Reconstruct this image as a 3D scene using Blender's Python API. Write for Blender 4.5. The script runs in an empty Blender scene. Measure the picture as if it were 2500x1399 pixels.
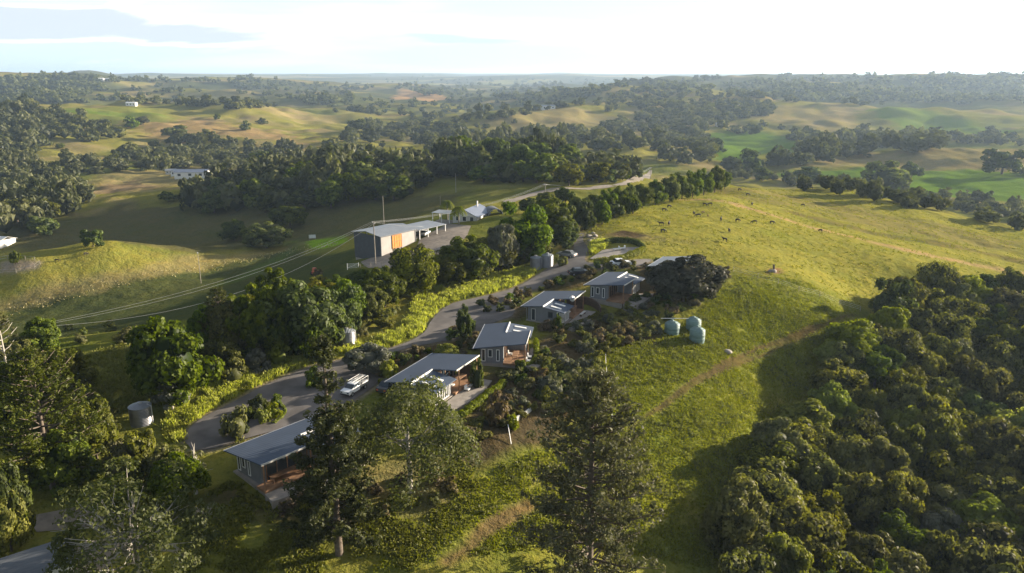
import bpy, math, random
import numpy as np
from mathutils import Vector, Matrix
from mathutils.geometry import delaunay_2d_cdt

# ------------------------------------------------------------------ camera, light, world
SC = bpy.context.scene
COL = SC.collection
FPX = 1853.0                      # focal length in photograph pixels (2500 wide)
PITCH = math.atan(524.5 / FPX)
CAMZ = 45.0
cam_d = bpy.data.cameras.new("camera")
cam_d.sensor_width = 36.0
cam_d.lens = FPX / 2500.0 * 36.0
cam_d.clip_start = 0.5
cam_d.clip_end = 90000.0
cam_o = bpy.data.objects.new("camera", cam_d)
COL.objects.link(cam_o)
cam_o.location = (0, 0, CAMZ)
cam_o.rotation_euler = (math.pi / 2 - PITCH, 0, 0)
SC.camera = cam_o

SUN_AZ = math.radians(65)         # to the right of the viewing direction
SUN_EL = math.radians(12.5)
SUN_STRENGTH = 5.0
SKY_STRENGTH = 0.05
EXPOSURE = 1.68
HAZE_DENSITY = 0.000085

sun_d = bpy.data.lights.new("sun", 'SUN')
sun_d.energy = SUN_STRENGTH
sun_d.angle = math.radians(0.5)
sun_d.color = (1.0, 0.87, 0.68)
sun_o = bpy.data.objects.new("sun", sun_d)
COL.objects.link(sun_o)
sv = Vector((math.sin(SUN_AZ) * math.cos(SUN_EL), math.cos(SUN_AZ) * math.cos(SUN_EL), math.sin(SUN_EL)))
sun_o.rotation_euler = sv.to_track_quat('Z', 'Y').to_euler()
sun_o.location = (0, 0, 200)

world = bpy.data.worlds.new("World")
SC.world = world
world.use_nodes = True
SC.view_settings.view_transform = 'Standard'
SC.view_settings.look = 'None'
SC.view_settings.gamma = 1.0
SC.view_settings.use_curve_mapping = False
SC.view_settings.exposure = EXPOSURE
SC.cycles.max_bounces = 6
SC.cycles.diffuse_bounces = 3
SC.cycles.transmission_bounces = 4
SC.cycles.transparent_max_bounces = 6
SC.cycles.volume_bounces = 1
SC.cycles.sample_clamp_indirect = 4.0
SC.cycles.volume_step_rate = 4.0
SC.cycles.use_denoising = True


class NT:
    """small helper to write node trees compactly"""
    def __init__(s, tree):
        s.t = tree
        s.n = tree.nodes
        s.l = tree.links

    def new(s, typ, props=None, **inp):
        nd = s.n.new(typ)
        for k, v in (props or {}).items():
            setattr(nd, k, v)
        for k, v in inp.items():
            s.set(nd, k, v)
        return nd

    def set(s, nd, k, v):
        key = int(k[1:]) if (k[0] == 'i' and k[1:].isdigit()) else k.replace('_', ' ')
        sock = nd.inputs[key]
        if isinstance(v, tuple) and len(v) == 2 and hasattr(v[0], 'outputs'):
            s.l.new(v[0].outputs[v[1]], sock)
        elif hasattr(v, 'outputs'):
            s.l.new(v.outputs[0], sock)
        else:
            sock.default_value = v

    def math(s, op, a, b=0.0, c=None, clamp=False):
        nd = s.n.new('ShaderNodeMath')
        nd.operation = op
        nd.use_clamp = clamp
        s.set(nd, 'i0', a)
        s.set(nd, 'i1', b)
        if c is not None:
            s.set(nd, 'i2', c)
        return nd

    def mix(s, fac, a, b, mode='MIX'):
        nd = s.n.new('ShaderNodeMix')
        nd.data_type = 'RGBA'
        nd.blend_type = mode
        s.set(nd, 'i0', fac)
        s.set(nd, 'i6', a)
        s.set(nd, 'i7', b)
        return (nd, 2)

    def ramp(s, fac, stops, interp='LINEAR'):
        nd = s.n.new('ShaderNodeValToRGB')
        cr = nd.color_ramp
        cr.interpolation = interp
        while len(cr.elements) < len(stops):
            cr.elements.new(0.5)
        for e, (p, c) in zip(cr.elements, stops):
            e.position = p
            e.color = c if len(c) == 4 else (*c, 1)
        s.set(nd, 'i0', fac)
        return nd

    def smooth(s, v, a, b):
        nd = s.n.new('ShaderNodeMapRange')
        nd.interpolation_type = 'SMOOTHSTEP'
        s.set(nd, 'Value', v)
        nd.inputs['From Min'].default_value = a
        nd.inputs['From Max'].default_value = b
        return nd


def build_world():
    w = NT(world.node_tree)
    w.n.clear()
    out = w.new('ShaderNodeOutputWorld')
    bg = w.new('ShaderNodeBackground')
    bg.inputs['Strength'].default_value = SKY_STRENGTH
    sky = w.new('ShaderNodeTexSky', dict(sky_type='NISHITA', sun_disc=False))
    sky.sun_elevation = SUN_EL
    sky.sun_rotation = SUN_AZ
    sky.altitude = 200
    sky.air_density = 1.0
    sky.dust_density = 2.2
    sky.ozone_density = 1.0
    tc = w.new('ShaderNodeTexCoord')
    sep = w.new('ShaderNodeSeparateXYZ', i0=(tc, 'Generated'))
    az = w.math('ARCTAN2', (sep, 0), (sep, 1))
    el = w.math('ARCSINE', (sep, 2))
    azd = w.math('MULTIPLY', az, 57.2958)
    eld = w.math('MULTIPLY', el, 57.2958)
    # layered cloud texture, stretched along the horizon
    cv = w.new('ShaderNodeCombineXYZ', i0=w.math('MULTIPLY', azd, 0.10), i1=w.math('MULTIPLY', eld, 0.42), i2=0.37)
    n1 = w.new('ShaderNodeTexNoise', i0=cv)
    n1.inputs['Scale'].default_value = 1.0
    n1.inputs['Detail'].default_value = 8
    n1.inputs['Roughness'].default_value = 0.52
    n1.inputs['Distortion'].default_value = 0.6
    # the large bank low in the left of the sky
    dx = w.math('DIVIDE', w.math('ADD', azd, 31.0), 14.0)
    dy = w.math('DIVIDE', w.math('SUBTRACT', w.math('ADD', eld, w.math('MULTIPLY', w.math('ADD', azd, 30.0), 0.01)), 2.75), 1.0)
    d2 = w.math('ADD', w.math('MULTIPLY', dx, dx), w.math('MULTIPLY', dy, dy))
    bank = w.math('SUBTRACT', 1.0, d2)
    bank2 = w.math('MAXIMUM', bank, -0.8)
    m_bank = w.smooth(w.math('ADD', w.math('MULTIPLY', n1, 2.4), w.math('MULTIPLY', bank2, 0.75)), 1.12, 1.5)
    # thin streaks
    dx2 = w.math('DIVIDE', w.math('ADD', azd, 5.5), 7.5)
    dy2 = w.math('DIVIDE', w.math('SUBTRACT', w.math('ADD', eld, w.math('MULTIPLY', w.math('ADD', azd, 5.5), 0.04)), 2.25), 0.5)
    e2 = w.math('SUBTRACT', 1.0, w.math('ADD', w.math('MULTIPLY', dx2, dx2), w.math('MULTIPLY', dy2, dy2)))
    e3 = w.math('MAXIMUM', e2, -0.8)
    cv2 = w.new('ShaderNodeCombineXYZ', i0=w.math('MULTIPLY', azd, 0.22), i1=w.math('MULTIPLY', eld, 1.5), i2=1.9)
    n2 = w.new('ShaderNodeTexNoise', i0=cv2)
    n2.inputs['Detail'].default_value = 6
    n2.inputs['Scale'].default_value = 1.0
    m_str = w.smooth(w.math('ADD', w.math('MULTIPLY', n2, 2.0), w.math('MULTIPLY', e3, 0.5)), 1.15, 1.6)
    # white sun-lit cloud edges and veil
    cv3 = w.new('ShaderNodeCombineXYZ', i0=w.math('MULTIPLY', azd, 0.05), i1=w.math('MULTIPLY', eld, 0.5), i2=5.1)
    n3 = w.new('ShaderNodeTexNoise', i0=cv3)
    n3.inputs['Detail'].default_value = 5
    n3.inputs['Scale'].default_value = 1.0
    m_veil = w.smooth(n3, 0.42, 0.66)
    low = w.smooth(eld, 15.0, 3.0)
    skycol = w.mix(w.math('MULTIPLY', low, 0.75), sky, (6.6, 8.2, 9.0, 1))
    skycol = w.mix(w.math('MULTIPLY', m_veil, 0.5), skycol, (8.4, 8.6, 8.8, 1))
    halo = w.smooth(w.math('ADD', w.math('MULTIPLY', n1, 2.4), w.math('MULTIPLY', bank2, 0.75)), 0.85, 1.2)
    skycol = w.mix(w.math('MULTIPLY', halo, 0.85), skycol, (8.6, 8.7, 8.7, 1))
    skycol = w.mix(w.math('MULTIPLY', m_bank, 0.85), skycol, (4.5, 5.2, 6.2, 1))
    skycol = w.mix(w.math('MULTIPLY', m_str, 0.6), skycol, (4.4, 5.2, 6.6, 1))
    w.set(bg, 'Color', skycol)
    w.l.new(bg.outputs[0], out.inputs[0])


build_world()

# ------------------------------------------------------------------ photograph <-> place
_cp, _sp = math.cos(PITCH), math.sin(PITCH)


def ray(px, py):
    px = np.asarray(px, float)
    py = np.asarray(py, float)
    a = (px - 1250.0) / FPX
    b = -(py - 699.5) / FPX
    x = a
    y = _cp + b * _sp
    z = -_sp + b * _cp
    h = np.sqrt(x * x + y * y)
    return x / h, y / h, z / h        # per metre of horizontal distance


def to_px(x, y, z):
    x = np.asarray(x, float); y = np.asarray(y, float); z = np.asarray(z, float) - CAMZ
    f = y * _cp - z * _sp
    u = y * _sp + z * _cp
    f = np.where(f < 0.1, 0.1, f)
    return 1250 + FPX * x / f, 699.5 - FPX * u / f


# value noise --------------------------------------------------------
_rs = np.random.RandomState(7)
_T = _rs.rand(256, 256)


def vnoise(x, y):
    xi = np.floor(x).astype(int); yi = np.floor(y).astype(int)
    fx = x - xi; fy = y - yi
    fx = fx * fx * fx * (fx * (fx * 6 - 15) + 10); fy = fy * fy * fy * (fy * (fy * 6 - 15) + 10)
    a = _T[xi & 255, yi & 255]; b = _T[(xi + 1) & 255, yi & 255]
    c = _T[xi & 255, (yi + 1) & 255]; d = _T[(xi + 1) & 255, (yi + 1) & 255]
    return (a * (1 - fx) + b * fx) * (1 - fy) + (c * (1 - fx) + d * fx) * fy


def fbm(x, y, o=4, g=0.5):
    s = 0; a = 1; t = 0
    for k in range(o):
        s = s + a * (vnoise(x * 2 ** k + 17.3 * k, y * 2 ** k + 9.1 * k) - 0.5)
        t += a
        a *= g
    return s / t * 2


# ------------------------------------------------------------------ terrain heights from surveyed profiles
# each column: bearing given by a photograph column, then (row, height) where seen, ('h', distance, height) where hidden
PROF = {
    0: [(1399, -1), (1100, 0), (900, 1), (832, 1), ('h', 166, -7), (748, -23), (700, -19), (660, -16), (620, -12), ('h', 300, -18),
        ('h', 345, -32), (590, -33), (545, -28), ('h', 460, -36), (480, -42), (400, -38), (355, -34), (300, -20), (255, -8),
        ('h', 1800, -26), (222, -2), (192, 24), (184, 33), ('h', 4500, -20)],
    250: [(1399, -2), (1100, 0), (900, 1), (810, 1), ('h', 164, -8), (715, -21), (680, -19), (640, -15.5), (600, -11.5), ('h', 310, -17),
          ('h', 335, -32), (585, -33), (530, -31), (478, -27), ('h', 560, -34), (430, -38), (405, -38), (370, -40), (335, -30), (300, -20),
          (255, -10), ('h', 1700, -28), (232, -12), (205, 8), (187, 24), ('h', 5000, -20)],
    500: [(1399, -2), (1100, 0), (900, 1), (772, 1), ('h', 166, -7), (690, -21), (655, -21), (628, -18), (600, -28), (560, -29), (500, -26), (462, -25), (430, -36), (405, -38), (375, -40), (340, -34), (300, -26), (262, -14), ('h', 1750, -35), (238, -18), (212, -8),
          (200, 6), (190, 12), ('h', 6000, -10)],
    750: [(1399, -3), (1100, 0), (900, 1), (800, 2), (715, 1), (665, -11), (625, -18), (595, -19), (560, -21), (510, -18), (470, -16),
          (410, -34), (370, -40), (340, -38), (310, -36), (275, -28), (250, -26), (228, -16), (205, -5), (189, -5)],
    1000: [(1399, -3), (1100, -1), (900, 1), (750, 2), (650, 1), (605, 0), (570, -1), (540, -7), (500, -9), (460, -11), (420, -17),
           (372, -36), (330, -40), (300, -42), (262, -42), (225, -34), (205, -40), (188, -8)],
    1250: [(1399, -4), (1100, -1), (900, 1), (750, 2.5), (650, 3), (560, 3), (500, 1), (462, -1), (430, -6), (402, -11), ('h', 620, -34),
           (345, -36), (318, -35), (275, -16), ('h', 1750, -45), (238, -46), (212, -48), (189, 2)],
    1500: [(1399, -7), (1100, -3.5), (900, 0), (750, 2.5), (650, 5), (580, 6.5), (512, 7), ('h', 268, 1), (440, -3), (418, -6),
           ('h', 490, -22), (385, -28), (350, -25), ('h', 950, -38), (300, -32), (270, -18), (240, -10), ('h', 1850, 0), (206, 12), ('h', 3800, -20),
           (190, 0)],
    1750: [(1399, -12), (1200, -9), (1000, -4.5), (850, -1), (750, 2), (650, 4), (560, 6), (487, 6), (449, 3), ('h', 360, -12), ('h', 450, -28),
           (412, -32), (395, -32), (360, -35), (325, -36), (300, -32), (272, -20), (240, -8), ('h', 2100, -16), (210, 6), (188, 26),
           ('h', 5000, -10)],
    2000: [(1399, -18), (1100, -14), (900, -7), (800, -2), (700, 1), (600, 2), (545, 1), (500, -1), (464, -3), ('h', 410, -20), (445, -31),
           (415, -31), (386, -27), ('h', 860, -44), (350, -41), (330, -40), (300, -32), (256, -14), ('h', 1800, -34), (225, -2), (205, 8),
           (190, 28), ('h', 5000, -10)],
    2250: [(1399, -19), (1100, -16), (900, -12), (760, -8), (660, -2), (600, -3), (550, -4), (503, -5), ('h', 385, -20), (470, -33),
           (440, -32), (410, -32), (366, -25), ('h', 900, -37), (345, -39), (320, -38), (268, -18), ('h', 1700, -36), (244, -14),
           ('h', 2100, -18), (215, 2), (186, 32), ('h', 5000, -10)],
    2500: [(1399, -18), (1100, -16), (900, -13), (760, -10), (680, -7), (640, -8), (600, -8), (562, -8), ('h', 370, -22), (500, -33),
           (450, -32), (410, -30), (362, -26), ('h', 970, -36), (340, -38), (322, -31), ('h', 1420, -40), (272, -22), (246, -12),
           ('h', 1950, -16), (215, 4), (186, 26), ('h', 5000, -10)],
}


def _ctrl():
    U, V, Z = [], [], []
    for px, rows in PROF.items():
        for r in rows:
            if r[0] == 'h':
                x, y, z = ray(px, 700)
                D, h = r[1], r[2]
            else:
                x, y, z = ray(px, r[0])
                h = r[1]
                D = (CAMZ - h) / (-z)
            U.append(math.atan2(x, y)); V.append(math.log(D)); Z.append(h)
            if px in (0, 2500):       # the land simply carries on beyond the frame
                s = -1 if px == 0 else 1
                if len(U) % 2 == 0:
                    U.append(math.atan2(x, y) + s * 0.35); V.append(math.log(D)); Z.append(h * 0.95)
        for D, h in ((9000, 8), (14000, 2), (26000, -5)):
            x, y, z = ray(px, 700)
            U.append(math.atan2(x, y)); V.append(math.log(D)); Z.append(h)
    for az in (-0.5, 0, 0.5):
        for D, h in ((6, -5), (20, -5)):
            U.append(az); V.append(math.log(D)); Z.append(h)
    for az in (-3.1, -2.2, -1.5, 1.5, 2.2, 3.1):
        for D in (6, 40, 150, 500, 2000, 8000, 26000):
            U.append(az); V.append(math.log(D)); Z.append(-6 if D < 100 else -14)
    return np.array(U), np.array(V), np.array(Z, float)


_U, _V, _Z = _ctrl()


def _tps(r2):
    return -np.sqrt(r2 + 0.0016)


_n = len(_U)
_A = np.zeros((_n + 3, _n + 3))
_A[:_n, :_n] = _tps((_U[:, None] - _U[None]) ** 2 + (_V[:, None] - _V[None]) ** 2)
_A[:_n, :_n] += np.eye(_n) * 4e-3
_A[:_n, _n:] = np.c_[np.ones(_n), _U, _V]
_A[_n:, :_n] = _A[:_n, _n:].T
_W = np.linalg.solve(_A, np.r_[_Z, 0, 0, 0])


def _h_raw(u, v):
    s = _W[_n] + _W[_n + 1] * u + _W[_n + 2] * v
    for k in range(_n):
        s = s + _W[k] * _tps((u - _U[k]) ** 2 + (v - _V[k]) ** 2)
    D = np.exp(v)
    x = D * np.sin(u); y = D * np.cos(u)
    far = np.clip((D - 250) / 1200, 0, 1)
    fall = np.clip((16000 - D) / 6000, 0, 1)
    # self-similar rolling relief, small gullies on the pasture and a little roughness near by
    s = s + far * fall * (0.25 + 0.75 * np.clip((4500 - D) / 2500, 0, 1)) * D * 0.0125 * fbm(u * 10.0 + 3.3, v * 8.0 + 1.7, 4, 0.5)
    mid = np.clip((D - 150) / 200, 0, 1) * fall * (0.2 + 0.8 * np.clip((4000 - D) / 2500, 0, 1))
    s = s + mid * D * 0.0042 * fbm(u * 26 + 8.1, v * 30 + 4.4, 3, 0.55)
    s = s + 72 * np.exp(-((x + 2330) / 165) ** 2 - ((y - 4300) / 260) ** 2)      # the knob on the left skyline
    s = s + 0.5 * fbm(x / 22, y / 22, 3) * np.clip(D / 90, 0, 1)
    return s


# the mesh grid: bearings x log distance
_us_in = np.arange(-0.74, 0.7401, 0.0042)
_side = np.r_[np.linspace(0.76, 1.2, 22), np.linspace(1.26, math.pi, 24)]
US = np.r_[-_side[::-1], _us_in, _side]
VS = np.r_[np.linspace(math.log(1.5), math.log(40), 26)[:-1], np.arange(math.log(40), math.log(1300), 0.0048),
           np.arange(math.log(1300), math.log(9000), 0.0085), np.linspace(math.log(9000), math.log(32000), 40)]
_UU, _VV = np.meshgrid(US, VS)
ZG = _h_raw(_UU, _VV)
ZG[:, -1] = ZG[:, 0] = 0.5 * (ZG[:, 0] + ZG[:, -1])


def height(x, y):
    x = np.asarray(x, float); y = np.asarray(y, float)
    u = np.arctan2(x, y)
    v = 0.5 * np.log(np.maximum(x * x + y * y, 2.3))
    i = np.clip(np.searchsorted(US, u) - 1, 0, len(US) - 2)
    j = np.clip(np.searchsorted(VS, v) - 1, 0, len(VS) - 2)
    fu = np.clip((u - US[i]) / (US[i + 1] - US[i]), 0, 1)
    fv = np.clip((v - VS[j]) / (VS[j + 1] - VS[j]), 0, 1)
    return (ZG[j, i] * (1 - fu) + ZG[j, i + 1] * fu) * (1 - fv) + (ZG[j + 1, i] * (1 - fu) + ZG[j + 1, i + 1] * fu) * fv


_TD = np.exp(np.arange(math.log(30), math.log(30000), 0.006))


def ground(px, py, up=0.0):
    """where the line of sight of a photograph pixel meets the ground (arrays in, arrays out)"""
    px = np.atleast_1d(np.asarray(px, float)); py = np.atleast_1d(np.asarray(py, float))
    X = np.zeros(len(px)); Y = np.zeros(len(px))
    for s in range(0, len(px), 800):
        a, b, c = ray(px[s:s + 800], py[s:s + 800])
        xs = a[:, None] * _TD; ys = b[:, None] * _TD; zs = CAMZ + c[:, None] * _TD
        below = zs < height(xs, ys) + up
        k = np.where(below.any(1), below.argmax(1), len(_TD) - 1)
        lo = _TD[np.maximum(k - 1, 0)]; hi = _TD[k]
        for _ in range(12):
            m = 0.5 * (lo + hi)
            bl = CAMZ + c * m < height(a * m, b * m) + up
            hi = np.where(bl, m, hi); lo = np.where(bl, lo, m)
        X[s:s + 800] = a * hi; Y[s:s + 800] = b * hi
    return X, Y, height(X, Y)


def G(px, py, up=0.0):
    x, y, z = ground([px], [py], up)
    return Vector((float(x[0]), float(y[0]), float(z[0])))


def at(px, py, D):
    """the point on a pixel's line of sight at horizontal distance D"""
    a, b, c = ray(px, py)
    return Vector((float(a * D), float(b * D), CAMZ + float(c * D)))


def inpoly(x, y, poly):
    r = np.zeros(np.shape(x), bool)
    n = len(poly)
    for i in range(n):
        x1, y1 = poly[i]; x2, y2 = poly[(i + 1) % n]
        if y1 == y2:
            continue
        c = ((y1 > y) != (y2 > y)) & (x < (x2 - x1) * (y - y1) / (y2 - y1) + x1)
        r ^= c
    return r


def wpoly(pp):
    x, y, z = ground([p[0] for p in pp], [p[1] for p in pp])
    return list(zip(x.tolist(), y.tolist()))


def dist_line(x, y, pts):
    d = np.full(np.shape(x), 1e9)
    for (x1, y1), (x2, y2) in zip(pts[:-1], pts[1:]):
        L = (x2 - x1) ** 2 + (y2 - y1) ** 2 + 1e-9
        t = np.clip(((x - x1) * (x2 - x1) + (y - y1) * (y2 - y1)) / L, 0, 1)
        d = np.minimum(d, np.hypot(x - x1 - t * (x2 - x1), y - y1 - t * (y2 - y1)))
    return d

# ------------------------------------------------------------------ object helpers
def link(o, parent=None):
    COL.objects.link(o)
    if parent is not None:
        o.parent = parent
    return o


def tag(o, label=None, cat=None, group=None, kind=None):
    if label: o["label"] = label
    if cat: o["category"] = cat
    if group: o["group"] = group
    if kind: o["kind"] = kind
    return o


def empty(name, loc, rz=0.0, scale=None):
    o = bpy.data.objects.new(name, None)
    o.location = loc
    o.rotation_euler = (0, 0, rz)
    if scale is not None:
        o.scale = (scale,) * 3 if not hasattr(scale, '__len__') else scale
    o.empty_display_size = 0.2
    return link(o)


def mesh_np(name, co, quads=None, tris=None, mats=(), smooth=False, fattr=None, pattr=None, mi=None):
    """mesh from numpy arrays"""
    me = bpy.data.meshes.new(name)
    co = np.asarray(co, np.float32)
    nq = 0 if quads is None else len(quads)
    nt = 0 if tris is None else len(tris)
    me.vertices.add(len(co))
    me.vertices.foreach_set("co", co.ravel())
    idx = []
    if nq: idx.append(np.asarray(quads, np.int32).ravel())
    if nt: idx.append(np.asarray(tris, np.int32).ravel())
    idx = np.concatenate(idx)
    me.loops.add(len(idx))
    me.loops.foreach_set("vertex_index", idx)
    me.polygons.add(nq + nt)
    st = np.r_[np.arange(nq) * 4, nq * 4 + np.arange(nt) * 3].astype(np.int32)
    me.polygons.foreach_set("loop_start", st)
    if mi is not None:
        me.polygons.foreach_set("material_index", np.asarray(mi, np.int32))
    if smooth:
        me.polygons.foreach_set("use_smooth", np.ones(nq + nt, bool))
    for m in mats:
        me.materials.append(m)
    for k, v in (fattr or {}).items():
        a = me.attributes.new(k, 'FLOAT', 'FACE')
        a.data.foreach_set("value", np.asarray(v, np.float32))
    for k, v in (pattr or {}).items():
        a = me.attributes.new(k, 'FLOAT_COLOR', 'POINT')
        a.data.foreach_set("color", np.asarray(v, np.float32).ravel())
    me.update()
    me.validate()
    return me


def obj(name, me, parent=None, loc=None):
    o = bpy.data.objects.new(name, me)
    if loc is not None:
        o.location = loc
    return link(o, parent)


class MB:
    """collects simple solids, several materials allowed, and links them as ONE mesh"""
    def __init__(s):
        s.v = []; s.f = []; s.m = []; s.k = 0

    def mat(s, k):
        s.k = k
        return s

    def poly(s, pts, faces):
        b = len(s.v)
        s.v += [tuple(p) for p in pts]
        for f in faces:
            s.f.append([b + i for i in f]); s.m.append(s.k)
        return s

    def box(s, x0, x1, y0, y1, z0, z1, T=None):
        p = [(x0, y0, z0), (x1, y0, z0), (x1, y1, z0), (x0, y1, z0), (x0, y0, z1), (x1, y0, z1), (x1, y1, z1), (x0, y1, z1)]
        if T is not None:
            p = [tuple(T @ Vector(q)) for q in p]
        return s.poly(p, [(0, 3, 2, 1), (4, 5, 6, 7), (0, 1, 5, 4), (1, 2, 6, 5), (2, 3, 7, 6), (3, 0, 4, 7)])

    def slab(s, pts2, zf, th):
        """polygon in plan, top surface z = zf(x, y), vertical thickness th"""
        n = len(pts2)
        top = [(x, y, zf(x, y)) for x, y in pts2]
        bot = [(x, y, zf(x, y) - th) for x, y in pts2]
        fs = [tuple(range(n)), tuple(range(2 * n - 1, n - 1, -1))]
        for i in range(n):
            j = (i + 1) % n
            fs.append((i, i + n, j + n, j))
        return s.poly(top + bot, fs)

    def tube(s, pts, rad, seg=6, caps=True):
        pts = [Vector(p) for p in pts]
        rings = []
        if not hasattr(rad, '__len__'):
            rad = [rad] * len(pts)
        for i, p in enumerate(pts):
            d = (pts[min(i + 1, len(pts) - 1)] - pts[max(i - 1, 0)]).normalized()
            a = d.orthogonal().normalized() if abs(d.z) < 0.9 else Vector((1, 0, 0))
            a = (a - d * a.dot(d)).normalized()
            b = d.cross(a)
            rings.append([p + (a * math.cos(t) + b * math.sin(t)) * rad[i] for t in [2 * math.pi * k / seg for k in range(seg)]])
        v = [q for r in rings for q in r]
        f = []
        for i in range(len(rings) - 1):
            for k in range(seg):
                j = (k + 1) % seg
                f.append((i * seg + k, i * seg + j, (i + 1) * seg + j, (i + 1) * seg + k))
        if caps:
            f.append(tuple(range(seg - 1, -1, -1)))
            f.append(tuple(range(len(v) - seg, len(v))))
        return s.poly(v, f)

    def lathe(s, prof, seg=24, c=(0, 0, 0)):
        v = []; f = []
        for r, z in prof:
            for k in range(seg):
                t = 2 * math.pi * k / seg
                v.append((c[0] + r * math.cos(t), c[1] + r * math.sin(t), c[2] + z))
        for i in range(len(prof) - 1):
            for k in range(seg):
                j = (k + 1) % seg
                f.append((i * seg + k, i * seg + j, (i + 1) * seg + j, (i + 1) * seg + k))
        f.append(tuple(range(len(v) - seg, len(v))))
        return s.poly(v, f)

    def build(s, name, mats, parent=None, smooth=False, loc=None):
        me = bpy.data.meshes.new(name)
        me.from_pydata(s.v, [], s.f)
        for m in (mats if isinstance(mats, (list, tuple)) else [mats]):
            me.materials.append(m)
        me.polygons.foreach_set("material_index", s.m)
        if smooth:
            me.polygons.foreach_set("use_smooth", [True] * len(s.f))
        me.update()
        return obj(name, me, parent, loc)


def copy_tree(o, parent=None):
    c = o.copy()
    COL.objects.link(c)
    c.parent = parent
    for ch in list(o.children):
        copy_tree(ch, c)
    return c


# ------------------------------------------------------------------ materials
def newmat(name):
    m = bpy.data.materials.new(name)
    m.use_nodes = True
    t = NT(m.node_tree)
    b = t.n['Principled BSDF']
    return m, t, b


def plain(name, col, rough=0.6, metal=0.0, var=0.12, scale=2.0, bump=0.0, corr=None):
    """painted or raw surface with slight uneven wear; corr = (axis, pitch, strength) adds sheet ribs"""
    m, t, b = newmat(name)
    tc = t.new('ShaderNodeTexCoord')
    n = t.new('ShaderNodeTexNoise', Vector=(tc, 'Object'))
    n.inputs['Scale'].default_value = scale
    n.inputs['Detail'].default_value = 6
    f = t.smooth(n, 0.25, 0.75)
    c0 = tuple(c * (1 - var) for c in col) + (1,)
    c1 = tuple(min(1, c * (1 + var)) for c in col) + (1,)
    t.set(b, 'Base_Color', t.mix(f, c0, c1))
    b.inputs['Roughness'].default_value = rough
    b.inputs['Metallic'].default_value = metal
    hgt = None
    if corr:
        sp = t.new('ShaderNodeSeparateXYZ', i0=(tc, 'Object'))
        w = t.math('SINE', t.math('MULTIPLY', (sp, corr[0]), 6.2832 / corr[1]))
        bp = t.new('ShaderNodeBump', Height=w)
        bp.inputs['Strength'].default_value = corr[2]
        bp.inputs['Distance'].default_value = 0.03
        t.set(b, 'Normal', bp)
    elif bump:
        bp = t.new('ShaderNodeBump', Height=n)
        bp.inputs['Strength'].default_value = bump
        bp.inputs['Distance'].default_value = 0.05
        t.set(b, 'Normal', bp)
    return m


def ground_mat():
    m, t, b = newmat('pasture')
    at = t.new('ShaderNodeAttribute', dict(attribute_name='Col'))
    geo = t.new('ShaderNodeNewGeometry')
    def noise(sc, det=5, rough=0.55, vec=None):
        n = t.new('ShaderNodeTexNoise', Vector=vec or (geo, 'Position'))
        n.inputs['Scale'].default_value = sc
        n.inputs['Detail'].default_value = det
        n.inputs['Roughness'].default_value = rough
        return n
    fine = noise(1.6, 4, 0.7)
    mid = noise(0.33, 5, 0.6)
    big = noise(0.055, 5, 0.55)
    col = (at, 'Color')
    # mottling of the sward: dry stalks, lush patches, darker rank tufts
    col = t.mix(t.math('MULTIPLY', t.smooth(mid, 0.42, 0.70), 0.42), col, t.mix(1.0, col, (1.35, 1.12, 0.8, 1), 'MULTIPLY'))
    col = t.mix(t.math('MULTIPLY', t.smooth(big, 0.50, 0.72), 0.45), col, t.mix(1.0, col, (0.62, 0.82, 0.62, 1), 'MULTIPLY'))
    col = t.mix(t.math('MULTIPLY', t.smooth(fine, 0.46, 0.66), 0.65), col, t.mix(1.0, col, (0.5, 0.62, 0.5, 1), 'MULTIPLY'))
    t.set(b, 'Base_Color', col)
    b.inputs['Roughness'].default_value = 1.0
    b.inputs['Specular IOR Level'].default_value = 0.0
    hsum = t.math('ADD', t.math('MULTIPLY', fine, 0.22), t.math('MULTIPLY', mid, 0.8))
    bp = t.new('ShaderNodeBump', Height=hsum)
    bp.inputs['Strength'].default_value = 1.0
    bp.inputs['Distance'].default_value = 1.0
    t.set(b, 'Normal', bp)
    return m


def leaf_mat(name, col, col2, trans=0.38, var=0.5):
    m, t, b = newmat(name)
    t.n.remove(b)
    out = t.n['Material Output']
    oi = t.new('ShaderNodeObjectInfo')
    tint = t.new('ShaderNodeAttribute', dict(attribute_name='tint'))
    c = t.mix((tint, 'Fac'), (*col, 1), (*col2, 1))
    hv = t.new('ShaderNodeHueSaturation', Color=c)
    t.set(hv, 'Hue', t.math('ADD', 0.488, t.math('MULTIPLY', (oi, 'Random'), 0.03)))
    t.set(hv, 'Saturation', t.math('ADD', 0.78, t.math('MULTIPLY', t.math('FRACT', t.math('MULTIPLY', (oi, 'Random'), 7.31)), 0.42)))
    t.set(hv, 'Value', t.math('ADD', 1 - var * 0.5, t.math('MULTIPLY', t.math('FRACT', t.math('MULTIPLY', (oi, 'Random'), 13.7)), var)))
    d = t.new('ShaderNodeBsdfDiffuse', Color=hv)
    tr = t.new('ShaderNodeBsdfTranslucent', Color=t.mix(1.0, (hv, 0), (1.25, 1.35, 0.5, 1), 'MULTIPLY'))
    mx = t.new('ShaderNodeMixShader', i0=trans, i1=d, i2=tr)
    gl = t.new('ShaderNodeBsdfGlossy', i0=(0.9, 0.9, 1.0, 1))
    gl.inputs['Roughness'].default_value = 0.5
    mx2 = t.new('ShaderNodeMixShader', i0=0.008, i1=mx, i2=gl)
    t.l.new(mx2.outputs[0], out.inputs[0])
    return m


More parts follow.
